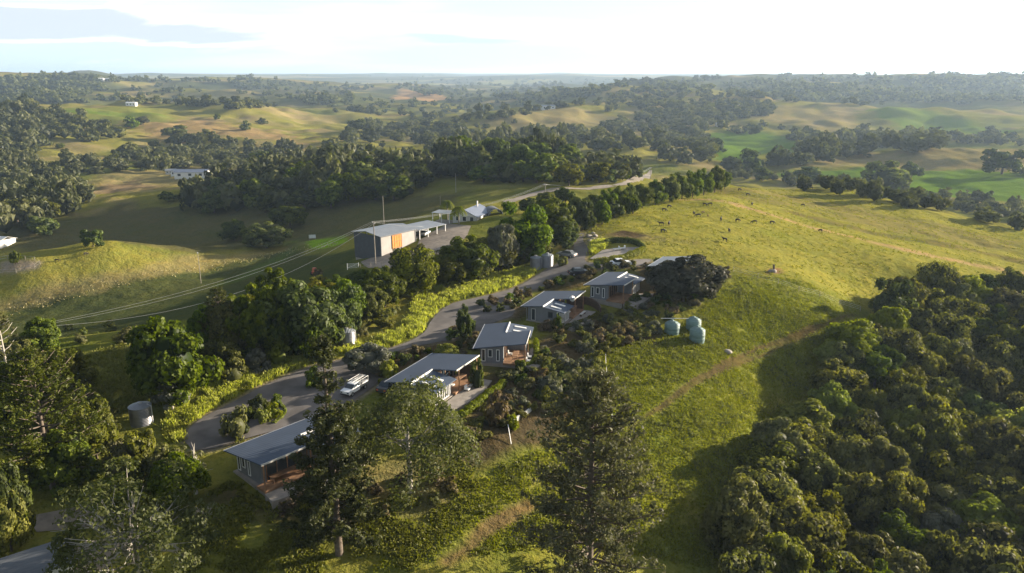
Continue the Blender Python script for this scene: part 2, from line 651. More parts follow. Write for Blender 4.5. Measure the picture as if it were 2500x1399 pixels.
M = {}
M['ground'] = ground_mat()
M['asphalt'] = plain('asphalt', (0.130, 0.116, 0.108), 0.95, var=0.38, scale=0.28, bump=0.3)
M['gravel'] = plain('pale_gravel', (0.22, 0.18, 0.14), 0.95, var=0.25, scale=0.8, bump=0.5)
M['concrete'] = plain('concrete', (0.27, 0.24, 0.21), 0.85, var=0.15, scale=1.2)
M['dirt'] = plain('bare_earth', (0.13, 0.075, 0.045), 1.0, var=0.3, scale=0.8, bump=0.6)
M['roof'] = plain('roof_steel_blue', (0.046, 0.066, 0.105), 0.7, 0.0, var=0.10, scale=0.5, corr=(1, 0.38, 0.16))
M['roofx'] = plain('roof_steel_grey', (0.24, 0.26, 0.29), 0.45, 0.3, var=0.08, scale=0.5, corr=(0, 0.4, 0.5))
M['roofb'] = plain('roof_steel_pale_blue', (0.19, 0.22, 0.29), 0.45, 0.3, var=0.08, scale=0.5, corr=(1, 0.4, 0.5))
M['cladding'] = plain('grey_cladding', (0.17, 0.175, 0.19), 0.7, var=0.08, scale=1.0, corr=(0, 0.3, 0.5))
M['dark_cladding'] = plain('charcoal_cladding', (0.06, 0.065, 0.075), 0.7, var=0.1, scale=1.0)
M['shedwall'] = plain('shed_wall_sheet', (0.36, 0.34, 0.33), 0.6, 0.1, var=0.08, scale=0.7, corr=(1, 0.35, 0.4))
M['white'] = plain('white_paint', (0.75, 0.74, 0.72), 0.5, var=0.06)
M['cream'] = plain('cream_wall', (0.55, 0.53, 0.50), 0.7, var=0.08)
M['timber'] = plain('warm_timber', (0.27, 0.15, 0.08), 0.7, var=0.25, scale=1.5)
M['darktimber'] = plain('dark_timber', (0.10, 0.06, 0.04), 0.7, var=0.25, scale=1.5)
M['orange'] = plain('orange_timber_door', (0.62, 0.25, 0.04), 0.6, var=0.15, scale=1.2)
M['steel'] = plain('galvanised_steel', (0.45, 0.45, 0.46), 0.35, 0.6, var=0.15, scale=0.8)
M['wire'] = plain('bare_wire', (0.5, 0.5, 0.5), 0.3, 0.7, var=0.05)
M['polewood'] = plain('weathered_pole_wood', (0.25, 0.22, 0.18), 0.85, var=0.2)
M['tank_metal'] = plain('corrugated_tank_steel', (0.23, 0.23, 0.25), 0.38, 0.55, var=0.2, scale=0.9, corr=(2, 0.2, 0.7))
M['tank_green'] = plain('pale_green_plastic', (0.12, 0.19, 0.18), 0.6, var=0.1, scale=1.0, corr=(2, 0.3, 0.5))
M['glass'] = plain('window_glass', (0.03, 0.04, 0.05), 0.08, 0.0, var=0.05)
M['rubber'] = plain('black_rubber', (0.02, 0.02, 0.02), 0.8)
M['carwhite'] = plain('white_car_paint', (0.75, 0.76, 0.78), 0.25, 0.1, var=0.03)
M['cargrey'] = plain('grey_car_paint', (0.22, 0.23, 0.25), 0.25, 0.3, var=0.03)
M['cardark'] = plain('dark_car_paint', (0.05, 0.05, 0.06), 0.22, 0.3, var=0.03)
M['cow'] = plain('black_hide', (0.025, 0.018, 0.014), 0.8, var=0.2)
M['cowbrown'] = plain('tan_hide', (0.24, 0.15, 0.08), 0.8, var=0.2)
M['bark'] = plain('brown_bark', (0.11, 0.085, 0.065), 0.95, var=0.3, scale=3, bump=0.6)
M['palebark'] = plain('pale_bark', (0.34, 0.31, 0.27), 0.9, var=0.2, scale=3, bump=0.4)
M['rock'] = plain('grey_rock', (0.25, 0.22, 0.19), 0.95, var=0.3, scale=1.5, bump=0.8)
M['red'] = plain('faded_red_paint', (0.45, 0.10, 0.04), 0.5, var=0.2)
M['leaf'] = leaf_mat('leaf_green', (0.030, 0.046, 0.010), (0.125, 0.150, 0.020), 0.35, 0.6)
M['leaf_forest'] = leaf_mat('leaf_forest', (0.036, 0.040, 0.012), (0.180, 0.172, 0.032), 0.38, 0.7)
M['leaf_dusky'] = leaf_mat('leaf_dusky', (0.035, 0.035, 0.022), (0.085, 0.080, 0.052), 0.2, 0.3)
M['roofd'] = plain('dull_grey_roof', (0.10, 0.11, 0.125), 0.7, 0.0, var=0.1, scale=0.5, corr=(0, 0.4, 0.5))
M['leaf_mid'] = leaf_mat('leaf_mid_olive', (0.042, 0.049, 0.015), (0.105, 0.108, 0.028), 0.35, 0.3)
M['leaf_bright'] = leaf_mat('leaf_yellow_green', (0.13, 0.15, 0.012), (0.24, 0.25, 0.02), 0.45, 0.3)
M['leaf_pale'] = leaf_mat('leaf_grey_green', (0.08, 0.085, 0.06), (0.16, 0.16, 0.12), 0.3, 0.4)
M['leaf_pine'] = leaf_mat('needle_dark', (0.024, 0.034, 0.010), (0.092, 0.102, 0.024), 0.25, 0.3)
M['leaf_olivepine'] = leaf_mat('needle_olive', (0.050, 0.052, 0.026), (0.12, 0.115, 0.055), 0.25, 0.2)
M['leaf_olive'] = leaf_mat('leaf_olive', (0.080, 0.084, 0.026), (0.185, 0.175, 0.048), 0.35, 0.4)
M['leaf_brown'] = leaf_mat('leaf_reddish_brown', (0.085, 0.066, 0.040), (0.20, 0.155, 0.09), 0.3, 0.5)
M['leaf_far'] = leaf_mat('leaf_distant', (0.038, 0.048, 0.018), (0.125, 0.130, 0.042), 0.3, 0.0)
M['grass_bank'] = leaf_mat('long_grass_yellow_green', (0.22, 0.235, 0.02), (0.46, 0.43, 0.05), 0.45, 0.2)
M['grass_tuft'] = leaf_mat('pasture_tuft', (0.12, 0.128, 0.026), (0.265, 0.245, 0.060), 0.35, 0.2)
M['grass_dry'] = leaf_mat('dry_grass', (0.26, 0.20, 0.10), (0.42, 0.34, 0.18), 0.3, 0.2)

# ------------------------------------------------------------------ terrain sheet
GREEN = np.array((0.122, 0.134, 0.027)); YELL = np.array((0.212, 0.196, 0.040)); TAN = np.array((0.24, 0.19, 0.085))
LUSH = np.array((0.10, 0.165, 0.014)); SHADEG = np.array((0.042, 0.052, 0.020)); SOIL = np.array((0.070, 0.046, 0.034))
PINK = np.array((0.36, 0.235, 0.13)); WOODF = np.array((0.035, 0.042, 0.022)); BROWNG = np.array((0.17, 0.13, 0.07))


def build_terrain():
    nu, nv = len(US), len(VS)
    D = np.exp(_VV)
    X = D * np.sin(_UU); Y = D * np.cos(_UU)
    Z = ZG.copy()
    x = X.ravel(); y = Y.ravel(); d = D.ravel()
    u = _UU.ravel(); v = _VV.ravel()
    n1 = fbm(u * 11 + 2, v * 11 + 5, 4); n2 = fbm(u * 25 + 31, v * 25 + 12, 3); n3 = fbm(x / 9, y / 9, 3)
    def mixc(a, b, f):
        f = np.clip(f, 0, 1)[:, None]
        return a * (1 - f) + b * f
    col = mixc(np.tile(GREEN, (len(x), 1)), YELL, 0.5 + 1.6 * n1)
    far = np.clip((d - 260) / 250, 0, 1)
    fcol = mixc(np.tile(YELL, (len(x), 1)) * 0.9, TAN, 0.25 + 2.2 * n2)
    fcol = mixc(fcol, GREEN * 1.05, np.clip(2.4 * n1 - 0.05, 0, 1))
    col = mixc(col, fcol, far)
    vfar = np.clip((d - 1500) / 700, 0, 1) * np.clip(1.5 + 4.0 * n1, 0, 1)
    col = mixc(col, WOODF * 1.4, vfar * 0.8)

    def region(pp, c, soft=2.0, amt=1.0, nz=0.0):
        nonlocal col
        w = wpoly(pp)
        xs = [p[0] for p in w]; ys = [p[1] for p in w]
        bb = (x > min(xs) - soft * 2) & (x < max(xs) + soft * 2) & (y > min(ys) - soft * 2) & (y < max(ys) + soft * 2)
        i = np.where(bb)[0]
        if not len(i): return
        ins = inpoly(x[i], y[i], w)
        dl = dist_line(x[i], y[i], w + [w[0]])
        sd = np.where(ins, dl, -dl) + nz * n3[i] * soft * 2
        f = np.clip(sd / soft + 0.5, 0, 1) * amt
        col[i] = mixc(col[i], np.array(c), f)

    def line(pp, c, wd, amt=1.0, soft=1.0):
        nonlocal col
        w = wpoly(pp)
        xs = [p[0] for p in w]; ys = [p[1] for p in w]
        r = wd + soft * 3
        i = np.where((x > min(xs) - r) & (x < max(xs) + r) & (y > min(ys) - r) & (y < max(ys) + r))[0]
        dl = dist_line(x[i], y[i], w) + n3[i] * wd * 0.5
        f = np.clip((wd / 2 - dl) / soft + 0.5, 0, 1) * amt
        col[i] = mixc(col[i], np.array(c), f)

    # paddock with the cattle, ripe and yellow; greener near the viewer
    region([(1330, 600), (1420, 560), (1500, 515), (1640, 482), (1800, 447), (2000, 462), (2250, 505), (2500, 565), (2560, 700), (2200, 690),
            (2100, 755), (1800, 665), (1600, 630)], YELL * 1.1, 10, 0.9, 0.5)
    region([(1800, 668), (2100, 758), (2000, 900), (1900, 1000), (1700, 1300), (1600, 1399), (900, 1399), (1150, 1180), (1450, 1050),
            (1450, 850), (1600, 830)], GREEN * 1.05 + YELL * 0.10, 9, 0.9, 0.8)
    line([(1650, 487), (1800, 500), (1950, 548), (2200, 608), (2350, 640), (2520, 672)], PINK, 5.0, 0.75, 3)
    line([(1940, 520), (2040, 548), (2180, 580), (2330, 600), (2500, 636)], BROWNG * 0.7, 7, 0.6, 3)
    region([(1700, 455), (1900, 470), (2200, 530), (2500, 590), (2500, 620), (2200, 575), (1950, 505), (1760, 480)], BROWNG, 6, 0.45, 0.6)
    # left: slope grass coloured dark to deepen its shade, knoll, pale strips
    region([(0, 830), (300, 805), (560, 760), (850, 700), (900, 600), (700, 610), (450, 660), (0, 745)], SHADEG * 1.15, 6, 0.85, 0.4)
    region([(0, 615), (150, 603), (300, 600), (470, 628), (600, 600), (750, 590), (480, 655), (0, 745)], YELL * 1.0, 5, 0.9, 0.3)
    line([(0, 745), (200, 700), (450, 648), (600, 625), (720, 598)], TAN, 9, 0.7, 5)
    region([(745, 590), (770, 585), (842, 573), (848, 590), (790, 607), (760, 605)], (0.20, 0.33, 0.012), 2, 1.0)
    line([(740, 580), (700, 620), (640, 650), (560, 690)], (0.09, 0.14, 0.03), 6, 0.5, 4)
    line([(0, 543), (200, 490), (330, 468), (440, 458)], TAN * 1.15, 14, 0.8, 8)
    region([(0, 590), (0, 560), (300, 500), (700, 480), (1000, 480), (1150, 470), (1000, 545), (700, 590), (480, 625), (300, 595)], (0.088, 0.080, 0.036), 8, 0.85, 0.5)  # brownish valley grass, with shade worked into its colour
    region([(230, 432), (400, 408), (600, 402), (590, 425), (440, 455), (250, 470)], TAN * 1.05, 10, 0.8, 0.4)
    # low bright field right, with its fallow top
    region([(1880, 425), (2100, 408), (2400, 412), (2520, 425), (2520, 490), (2300, 480), (2150, 470), (2000, 452)], LUSH, 8, 1.0, 0.2)
    region([(1890, 415), (2050, 385), (2250, 366), (2520, 360), (2520, 412), (2300, 405), (2100, 405)], TAN * 0.95, 10, 0.75, 0.5)
    region([(1715, 330), (1830, 318), (1940, 335), (1990, 350), (1930, 372), (1800, 402), (1740, 390)], LUSH * 0.95, 14, 1.0, 0.3)
    region([(2100, 272), (2230, 264), (2350, 288), (2500, 320), (2350, 330), (2200, 318)], LUSH * 1.05, 18, 0.8, 0.4)
    region([(1850, 256), (1950, 256), (2080, 290), (2180, 320), (2100, 338), (1950, 315), (1820, 285)], TAN * 0.85, 22, 0.7, 0.5)
    region([(1150, 305), (1250, 275), (1390, 262), (1520, 285), (1420, 318), (1250, 325)], TAN * 0.9, 16, 0.8, 0.4)
    region([(1410, 350), (1500, 352), (1600, 372), (1560, 392), (1420, 375)], YELL, 10, 0.9, 0.3)
    region([(980, 215), (1100, 240), (1060, 248), (960, 240)], np.array((0.38, 0.22, 0.10)), 25, 0.8, 0.3)
    region([(100, 265), (350, 262), (420, 290), (300, 285), (150, 280)], LUSH * 0.9, 18, 0.7, 0.4)
    region([(300, 300), (480, 290), (700, 330), (830, 370), (700, 345), (560, 335), (420, 350)], np.array((0.30, 0.19, 0.10)), 25, 0.7, 0.6)
    region([(150, 265), (420, 285), (640, 265), (560, 250), (300, 252)], YELL, 18, 0.6, 0.5)
    region([(230, 470), (420, 458), (330, 440), (240, 450)], np.array((0.25, 0.16, 0.10)), 10, 0.6, 0.4)
    # gardens, beds, tracks and pits
    region([(1130, 955), (1190, 905), (1300, 830), (1420, 800), (1560, 780), (1600, 830), (1450, 860), (1480, 960), (1345, 1060), (1170, 1130),
            (1125, 1030)], SOIL, 3, 0.85, 0.7)
    region([(560, 1180), (730, 1240), (900, 1260), (860, 1330), (640, 1270), (470, 1200)], SOIL * 1.1, 4, 0.7, 0.8)
    region([(900, 870), (1060, 840), (1150, 830), (1160, 850), (1040, 880), (940, 935)], SOIL, 2, 0.85, 0.6)
    region([(1230, 760), (1280, 745), (1320, 700), (1380, 690), (1440, 670), (1460, 680), (1330, 740), (1260, 790)], SOIL, 2, 0.8, 0.6)
    region([(1540, 650), (1620, 640), (1760, 650), (1790, 672), (1690, 720), (1560, 740)], SOIL * 1.3, 3, 0.8, 0.6)
    line([(2090, 768), (2010, 792), (1920, 825), (1850, 850), (1770, 885), (1690, 930), (1620, 985), (1560, 1030), (1535, 1050)], (0.085, 0.058, 0.030), 0.9, 0.85, 0.5)
    line([(2070, 788), (1990, 808), (1900, 848), (1840, 875), (1760, 905), (1680, 950), (1610, 1003)], (0.085, 0.058, 0.030), 0.7, 0.8, 0.5)
    line([(1290, 1235), (1230, 1265), (1185, 1290), (1140, 1340), (1090, 1370)], (0.15, 0.09, 0.05), 1.7, 0.75, 1.2)
    line([(1390, 600), (1410, 565), (1440, 552)], BROWNG, 4, 0.8, 2)
    region([(1490, 572), (1520, 562), (1560, 568), (1580, 576), (1550, 582), (1510, 580)], (0.035, 0.022, 0.018), 1.2, 1.0)
    region([(1440, 565), (1600, 570), (1690, 590), (1600, 590), (1480, 585)], BROWNG, 4, 0.6, 0.6)
    region([(1420, 570), (1460, 572), (1475, 590), (1445, 600)], np.array((0.22, 0.19, 0.16)), 1.5, 0.8, 0.6)
    region([(1880, 655), (1905, 655), (1910, 668), (1870, 668)], (0.25, 0.13, 0.09), 1.0, 0.8)
    region([(760, 1190), (1100, 1130), (1130, 1200), (1050, 1240), (900, 1270)], np.array((0.17, 0.14, 0.08)), 4, 0.6, 0.8)
    region([(0, 640), (100, 640), (95, 655), (40, 665), (0, 668)], np.array((0.30, 0.24, 0.19)), 2, 0.9)
    for edge_ in (ROAD_L, ROAD_R):
        line(smooth_poly(edge_, 2), (0.20, 0.165, 0.125), 1.3, 0.9, 0.8)
    # dished pit beside the paddock
    pc = G(1535, 572)
    r = np.hypot((X - pc.x) / 4.0, (Y - pc.y) / 3.0)
    Z -= np.clip(1 - r, 0, 1) ** 0.7 * 0.5
    co = np.stack([X, Y, Z], -1).reshape(-1, 3)
    j, i = np.meshgrid(np.arange(nv - 1), np.arange(nu - 1), indexing='ij')
    a = (j * nu + i).ravel()
    quads = np.stack([a, a + nu, a + nu + 1, a + 1], -1)
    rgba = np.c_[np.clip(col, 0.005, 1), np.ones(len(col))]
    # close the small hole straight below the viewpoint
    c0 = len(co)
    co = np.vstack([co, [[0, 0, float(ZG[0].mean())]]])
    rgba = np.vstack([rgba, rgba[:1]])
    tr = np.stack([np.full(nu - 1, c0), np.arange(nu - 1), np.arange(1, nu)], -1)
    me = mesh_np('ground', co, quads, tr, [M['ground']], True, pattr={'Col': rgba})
    o = obj('ground', me)
    tag(o, kind='structure')
    return o



# haze in the air of the valleys
hb = MB().box(-36000, 36000, -36000, 36000, -260, 118)
mh = bpy.data.materials.new('valley_haze')
mh.use_nodes = True
th = NT(mh.node_tree)
th.n.clear()
ho = th.new('ShaderNodeOutputMaterial')
pv = th.new('ShaderNodeVolumePrincipled')
pv.inputs['Color'].default_value = (0.55, 0.73, 1.0, 1)
pv.inputs['Density'].default_value = HAZE_DENSITY
pv.inputs['Anisotropy'].default_value = 0.3
th.l.new(pv.outputs[0], ho.inputs['Volume'])
tag(hb.build('haze', mh), kind='stuff')


def sheet(name, pp, mat, up, step=1.2, parent=None, kind='structure', world_pts=None):
    """a thin drape over the ground inside an outline"""
    w = world_pts or wpoly(pp)
    pts = []
    n = len(w)
    for i in range(n):
        x1, y1 = w[i]; x2, y2 = w[(i + 1) % n]
        k = max(1, int(math.hypot(x2 - x1, y2 - y1) / step))
        for s in range(k):
            pts.append((x1 + (x2 - x1) * s / k, y1 + (y2 - y1) * s / k))
    nb = len(pts)
    xs = np.arange(min(p[0] for p in w), max(p[0] for p in w), step)
    ys = np.arange(min(p[1] for p in w), max(p[1] for p in w), step)
    gx, gy = np.meshgrid(xs, ys)
    gx = gx.ravel(); gy = gy.ravel()
    ok = inpoly(gx, gy, w) & (dist_line(gx, gy, w + [w[0]]) > step * 0.4)
    pts += list(zip(gx[ok].tolist(), gy[ok].tolist()))
    r = delaunay_2d_cdt([Vector(p) for p in pts], [], [list(range(nb))], 1, 1e-4)
    v = np.array([(p.x, p.y) for p in r[0]])
    z = height(v[:, 0], v[:, 1]) + up
    me = bpy.data.meshes.new(name)
    me.from_pydata(np.c_[v, z].tolist(), [], [list(f) for f in r[2]])
    me.materials.append(mat)
    me.polygons.foreach_set("use_smooth", [True] * len(me.polygons))
    o = obj(name, me, parent)
    if kind and parent is None:
        tag(o, kind=kind)
    return o


def smooth_poly(pp, k=3):
    """Catmull-Rom through an open list of points"""
    P = [pp[0]] + list(pp) + [pp[-1]]
    out = []
    for i in range(1, len(P) - 2):
        for s in range(k):
            t = s / k
            q = []
            for c in (0, 1):
                a, b, cc, d = P[i - 1][c], P[i][c], P[i + 1][c], P[i + 2][c]
                q.append(0.5 * ((2 * b) + (-a + cc) * t + (2 * a - 5 * b + 4 * cc - d) * t * t + (-a + 3 * b - 3 * cc + d) * t ** 3))
            out.append(tuple(q))
    out.append(tuple(pp[-1]))
    return out


ROAD_L = [(1404, 570), (1400, 590), (1400, 612), (1385, 632), (1340, 655), (1300, 680), (1250, 706), (1180, 724), (1110, 740), (1075, 760),
          (1050, 788), (1036, 812), (1000, 834), (950, 852), (890, 868), (840, 878), (780, 890), (710, 915), (640, 945), (565, 985), (500, 1018),
          (462, 1048), (450, 1078)]
ROAD_R = [(470, 1100), (520, 1096), (600, 1072), (700, 1045), (790, 1020), (850, 985), (905, 950), (930, 925), (905, 912), (880, 900), (900, 888),
          (945, 868), (1000, 850), (1060, 838), (1110, 830), (1150, 822), (1185, 800), (1215, 785), (1250, 772), (1255, 750), (1225, 745),
          (1240, 728), (1290, 712), (1350, 694), (1372, 680), (1400, 668), (1440, 660), (1500, 655), (1560, 650), (1590, 636), (1560, 634),
          (1480, 640), (1436, 642), (1428, 630), (1436, 605), (1424, 590), (1426, 570)]
build_terrain()
road_w = wpoly(smooth_poly(ROAD_L, 3)) + wpoly(smooth_poly(ROAD_R, 3))
sheet('road', None, M['asphalt'], 0.10, 1.3, world_pts=road_w)
sheet('shed_yard', [(925, 622), (1015, 612), (1100, 640), (1010, 660), (900, 655), (880, 640)], M['gravel'], 0.08, 2.0)
sheet('farm_yard', [(1015, 606), (1025, 585), (1090, 548), (1150, 552), (1140, 580), (1100, 600), (1110, 640)], M['gravel'], 0.12, 2.0)
sheet('gravel_driveway', [(65, 1262), (180, 1240), (300, 1225), (300, 1262), (200, 1290), (90, 1300)], M['gravel'], 0.08, 1.2)
sheet('gravel_path', [(175, 1399), (165, 1345), (230, 1325), (300, 1325), (260, 1399)], M['gravel'], 0.08, 1.2)
sheet('paved_court', [(1440, 632), (1470, 612), (1500, 606), (1560, 604), (1555, 616), (1510, 630), (1470, 637)], M['concrete'], 0.10, 1.0)
sheet('farm_track', [(1228, 492), (1300, 470), (1345, 460), (1440, 458), (1520, 446), (1560, 432), (1585, 416), (1592, 416), (1572, 436), (1530, 452),
                     (1440, 464), (1350, 468), (1300, 480), (1235, 502)], M['gravel'], 0.12, 3.0)

# ------------------------------------------------------------------ foliage makers
def _unit(a):
    return a / (np.linalg.norm(a, axis=-1, keepdims=True) + 1e-9)


def cards(cen, nrm, size, rng, aspect=0.62, bend=True):
    """small leaf sprays: one quad each, lying across the given normal, turned at random"""
    n = len(cen)
    r = _unit(rng.normal(size=(n, 3)))
    t = _unit(np.cross(nrm, r))
    b = np.cross(nrm, t)
    s = np.asarray(size).reshape(-1, 1) * np.ones((n, 1))
    t = t * s; b = b * s * aspect
    k = nrm * s * 0.18
    v = np.stack([cen - t - k * 0.5, cen - b * 0.9 + k, cen + t - k * 0.5, cen + b * 0.9 + k * 0.4], 1).reshape(-1, 3)
    q = np.arange(n * 4).reshape(-1, 4)
    return v, q


def crown_points(rng, rx, rz, zc, nclump, per, rc=0.33, low=-0.45, flat=1.0, hollow=0.62):
    """leaf positions on the skins of many clumps that sit over an uneven dome"""
    ph = rng.uniform(0, 6.28, 6)
    d = _unit(rng.normal(size=(nclump * 3, 3)))
    d = d[d[:, 2] > low][:nclump]
    nclump = len(d)
    a = np.arctan2(d[:, 1], d[:, 0])
    lob = 1 + 0.14 * np.sin(2 * a + ph[0]) + 0.10 * np.sin(3 * a + ph[1] + 2 * d[:, 2]) + 0.08 * np.sin(5 * a + ph[2])
    rad = lob * rng.uniform(hollow, 0.92, nclump)
    c = d * np.array([rx, rx, rz]) * rad[:, None]
    c[:, 2] += zc
    cr = rx * rc * rng.uniform(0.65, 1.25, nclump)
    dd = _unit(rng.normal(size=(nclump, per, 3)) + d[:, None] * 0.75 + np.array([0, 0, 0.25]))
    rr = cr[:, None] * rng.uniform(0.72, 1.08, (nclump, per))
    p = c[:, None] + dd * rr[..., None] * np.array([1, 1, 0.8 * flat])
    nrm = _unit(dd + rng.normal(size=dd.shape) * 0.38)
    ct = rng.uniform(0, 1, nclump)
    tint = np.clip(ct[:, None] * 0.55 + rng.uniform(0, 0.6, (nclump, per)), 0, 1)
    return p.reshape(-1, 3), nrm.reshape(-1, 3), tint.ravel(), c, cr


def ico(sub):
    import bmesh
    bm = bmesh.new()
    bmesh.ops.create_icosphere(bm, subdivisions=sub, radius=1)
    v = np.array([q.co[:] for q in bm.verts]); f = np.array([[w.index for w in q.verts] for q in bm.faces])
    bm.free()
    return v, f


ICO1, ICO2 = ico(1), ico(2)


def crown_mesh(name, seed, mat, rx=4.0, rz=3.2, zc=5.0, nclump=46, per=90, leaf=0.34, core=0.62, trunk=None, **kw):
    rng = np.random.RandomState(seed)
    p, n, t, c, cr = crown_points(rng, rx, rz, zc, nclump, per, **kw)
    v, q = cards(p, n, leaf * rng.uniform(0.7, 1.3, len(p)), rng)
    tris = None; mi = np.zeros(len(q), int)
    vs = [v]; nv = len(v); T = []; tt = list(t)
    if core:
        # inner twiggy mass of every clump, so the sky never shows through its middle
        iv, jf = ICO1
        for k in range(len(c)):
            vs.append(c[k] + iv * cr[k] * core * rng.uniform(0.75, 1.15, (len(iv), 1)))
            T.append(jf + nv); nv += len(iv); tt += [0.1] * len(jf)
        iv, jf = ICO2
        w = iv * np.array([rx, rx, rz]) * 0.62 * rng.uniform(0.85, 1.1, (len(iv), 1)); w[:, 2] += zc
        vs.append(w); T.append(jf + nv); nv += len(iv); tt += [0.0] * len(jf)
    mats = [mat]
    mt = [np.zeros(sum(len(x) for x in T), int)]
    if trunk:
        b = MB().tube([(0, 0, -0.8), (trunk[0] * 0.3, 0, zc * 0.4), (0, trunk[0] * 0.4, zc)], [trunk[0], trunk[0] * 0.8, trunk[0] * 0.4], 5, False)
        qq = np.array(b.f)
        vs.append(np.array(b.v)); q = np.vstack([q, qq + nv]); nv += len(b.v)
        mats.append(M['bark']); mi = np.r_[mi, np.ones(len(qq), int)]
        tt = list(t) + [0.5] * len(qq) + tt[len(t):]
    tris = np.vstack(T) if T else None
    return mesh_np(name, np.vstack(vs), q, tris, mats, False, {'tint': tt}, mi=np.concatenate([mi] + mt))


def trunk_mesh(name, seed, h=5.0, r=0.22, mat='bark', limbs=5, spread=2.4):
    rng = np.random.RandomState(seed)
    b = MB()
    b.tube([(0, 0, -1.2), (0.05, 0.03, 0), (0.1 * r, 0.2 * r, h * 0.45), (0, 0, h)], [r * 1.5, r * 1.15, r * 0.85, r * 0.4], 7)
    for k in range(limbs):
        a = 6.283 * k / limbs + rng.uniform(-0.4, 0.4)
        z0 = h * rng.uniform(0.35, 0.6)
        L = spread * rng.uniform(0.7, 1.1)
        b.tube([(0, 0, z0), (math.cos(a) * L * 0.5, math.sin(a) * L * 0.5, z0 + L * 0.45), (math.cos(a) * L, math.sin(a) * L, z0 + L * 0.75)],
               [r * 0.5, r * 0.35, r * 0.12], 5)
    me = bpy.data.meshes.new(name)
    me.from_pydata(b.v, [], b.f)
    me.materials.append(M[mat])
    return me


# prototypes: near crowns in five shapes, unit size (crown radius 4 m, height about 8.4 m)
NEAR = {}
for key, mat in (('forest', 'leaf_forest'), ('leaf', 'leaf'), ('bright', 'leaf_bright'), ('pale', 'leaf_pale'), ('dusky', 'leaf_dusky'), ('olive', 'leaf_olive')):
    NEAR[key] = [crown_mesh('crown_' + key, 10 + 7 * k + len(key), M[mat], rz=(4.0, 3.6, 4.3)[k % 3], zc=4.3, low=-0.8, nclump=(50, 58, 44, 54)[k], per=100,
                            leaf=0.30, rc=(0.34, 0.30, 0.38, 0.28)[k]) for k in range(4 if key in ('forest', 'leaf') else 2)]
TRUNK = [trunk_mesh('trunk', k) for k in range(3)]
MID = [crown_mesh('crown_mid', 50 + k, M['leaf'], rz=(4.0, 3.7, 4.3)[k % 3], low=-0.8, nclump=34, per=46, leaf=0.52, trunk=(0.3,), zc=4.2) for k in range(5)]
MIDF = [crown_mesh('crown_mid_pale', 60 + k, M['leaf_forest'], rz=3.9, low=-0.75, nclump=30, per=46, leaf=0.52, trunk=(0.3,), zc=4.3, rc=0.36) for k in range(3)]
SMALL = [crown_mesh('crown_small', 70 + k, M['leaf_far'] if k < 3 else M['leaf'], rz=3.9, low=-0.8, nclump=18, per=20, leaf=0.85, trunk=(0.3,), zc=4.0, rc=0.4) for k in range(5)]

ORD = ['zeroth', 'first', 'second', 'third', 'fourth', 'fifth', 'sixth', 'seventh', 'eighth', 'ninth', 'tenth', 'eleventh', 'twelfth', 'thirteenth',
       'fourteenth', 'fifteenth', 'sixteenth', 'seventeenth', 'eighteenth', 'nineteenth', 'twentieth']
REG = []          # (object, x, y, z) waiting for a label that says which one


def rows_label(items, phrase, group, rowlen=9, cat='tree', near='front'):
    """items: (obj, colourword). Rows are counted away from the viewer, places from the left."""
    it = []
    for o, w in items:
        p = o.location
        px, py = to_px(p.x, p.y, p.z)
        it.append((float(py), float(px), o, w))
    it.sort(key=lambda a: -a[0])
    nr = max(1, round(len(it) / rowlen))
    per = math.ceil(len(it) / nr)
    for r in range(nr):
        row = sorted(it[r * per:(r + 1) * per], key=lambda a: a[1])
        for k, (_, _, o, w) in enumerate(row):
            if nr == 1:
                lab = f"{w} {phrase}, {ORD[k + 1]} from the left"
            else:
                lab = f"{w} {phrase}, {ORD[r + 1]} row from front, {ORD[k + 1]} from left"
            tag(o, lab, cat, group)


def near_tree(name, x, y, h, r, kind, rng, wide=1.0):
    """Empty > trunk + crown, sized to height h and crown radius r"""
    e = empty(name, (x, y, float(height(x, y)) - 0.05), rng.uniform(0, 6.28), (r / 4.0 * rng.uniform(.88, 1.14), r / 4.0 * rng.uniform(.88, 1.14), h / 8.4))
    lst = NEAR[kind]
    obj('trunk', TRUNK[rng.randint(3)], e)
    obj('crown', lst[rng.randint(len(lst))], e)
    return e


def lone_tree(name, x, y, h, r, lst, rng):
    o = obj(name, lst[rng.randint(len(lst))])
    o.location = (x, y, float(height(x, y)) - 0.1)
    o.rotation_euler = (0, 0, rng.uniform(0, 6.28))
    o.scale = (r / 4.0, r / 4.0, h / 8.2)
    return o


def scatter(poly, spacing, up, rng, tries=6000, lim=None, dmax=1e9, dmin=0):
    """points whose crowns fill a patch of the view; spacing in metres on the ground"""
    xs = [p[0] for p in poly]; ys = [p[1] for p in poly]
    px = rng.uniform(min(xs), max(xs), tries); py = rng.uniform(min(ys), max(ys), tries)
    k = inpoly(px, py, poly)
    X, Y, Z = ground(px[k], py[k], up)
    out = []
    cell = {}
    for x, y in zip(X, Y):
        d = math.hypot(x, y)
        if d > dmax or d < dmin: continue
        c = (int(x // spacing), int(y // spacing))
        if any((x - a) ** 2 + (y - b) ** 2 < spacing ** 2 for i in (-1, 0, 1) for j in (-1, 0, 1) for a, b in cell.get((c[0] + i, c[1] + j), ())):
            continue
        cell.setdefault(c, []).append((x, y))
        out.append((float(x), float(y)))
        if lim and len(out) >= lim: break
    return out


def tree_box(cx, top, base, width):
    """ground point, height and crown radius of a tree from where it shows in the photograph"""
    g = G(cx, base)
    D = math.hypot(g.x, g.y)
    zt = CAMZ + float(ray(cx, top)[2]) * D
    ppm = FPX / (g.y * _cp - (g.z - CAMZ) * _sp)
    return g, max(1.0, zt - g.z), width / 2 / ppm


rngT = np.random.RandomState(3)

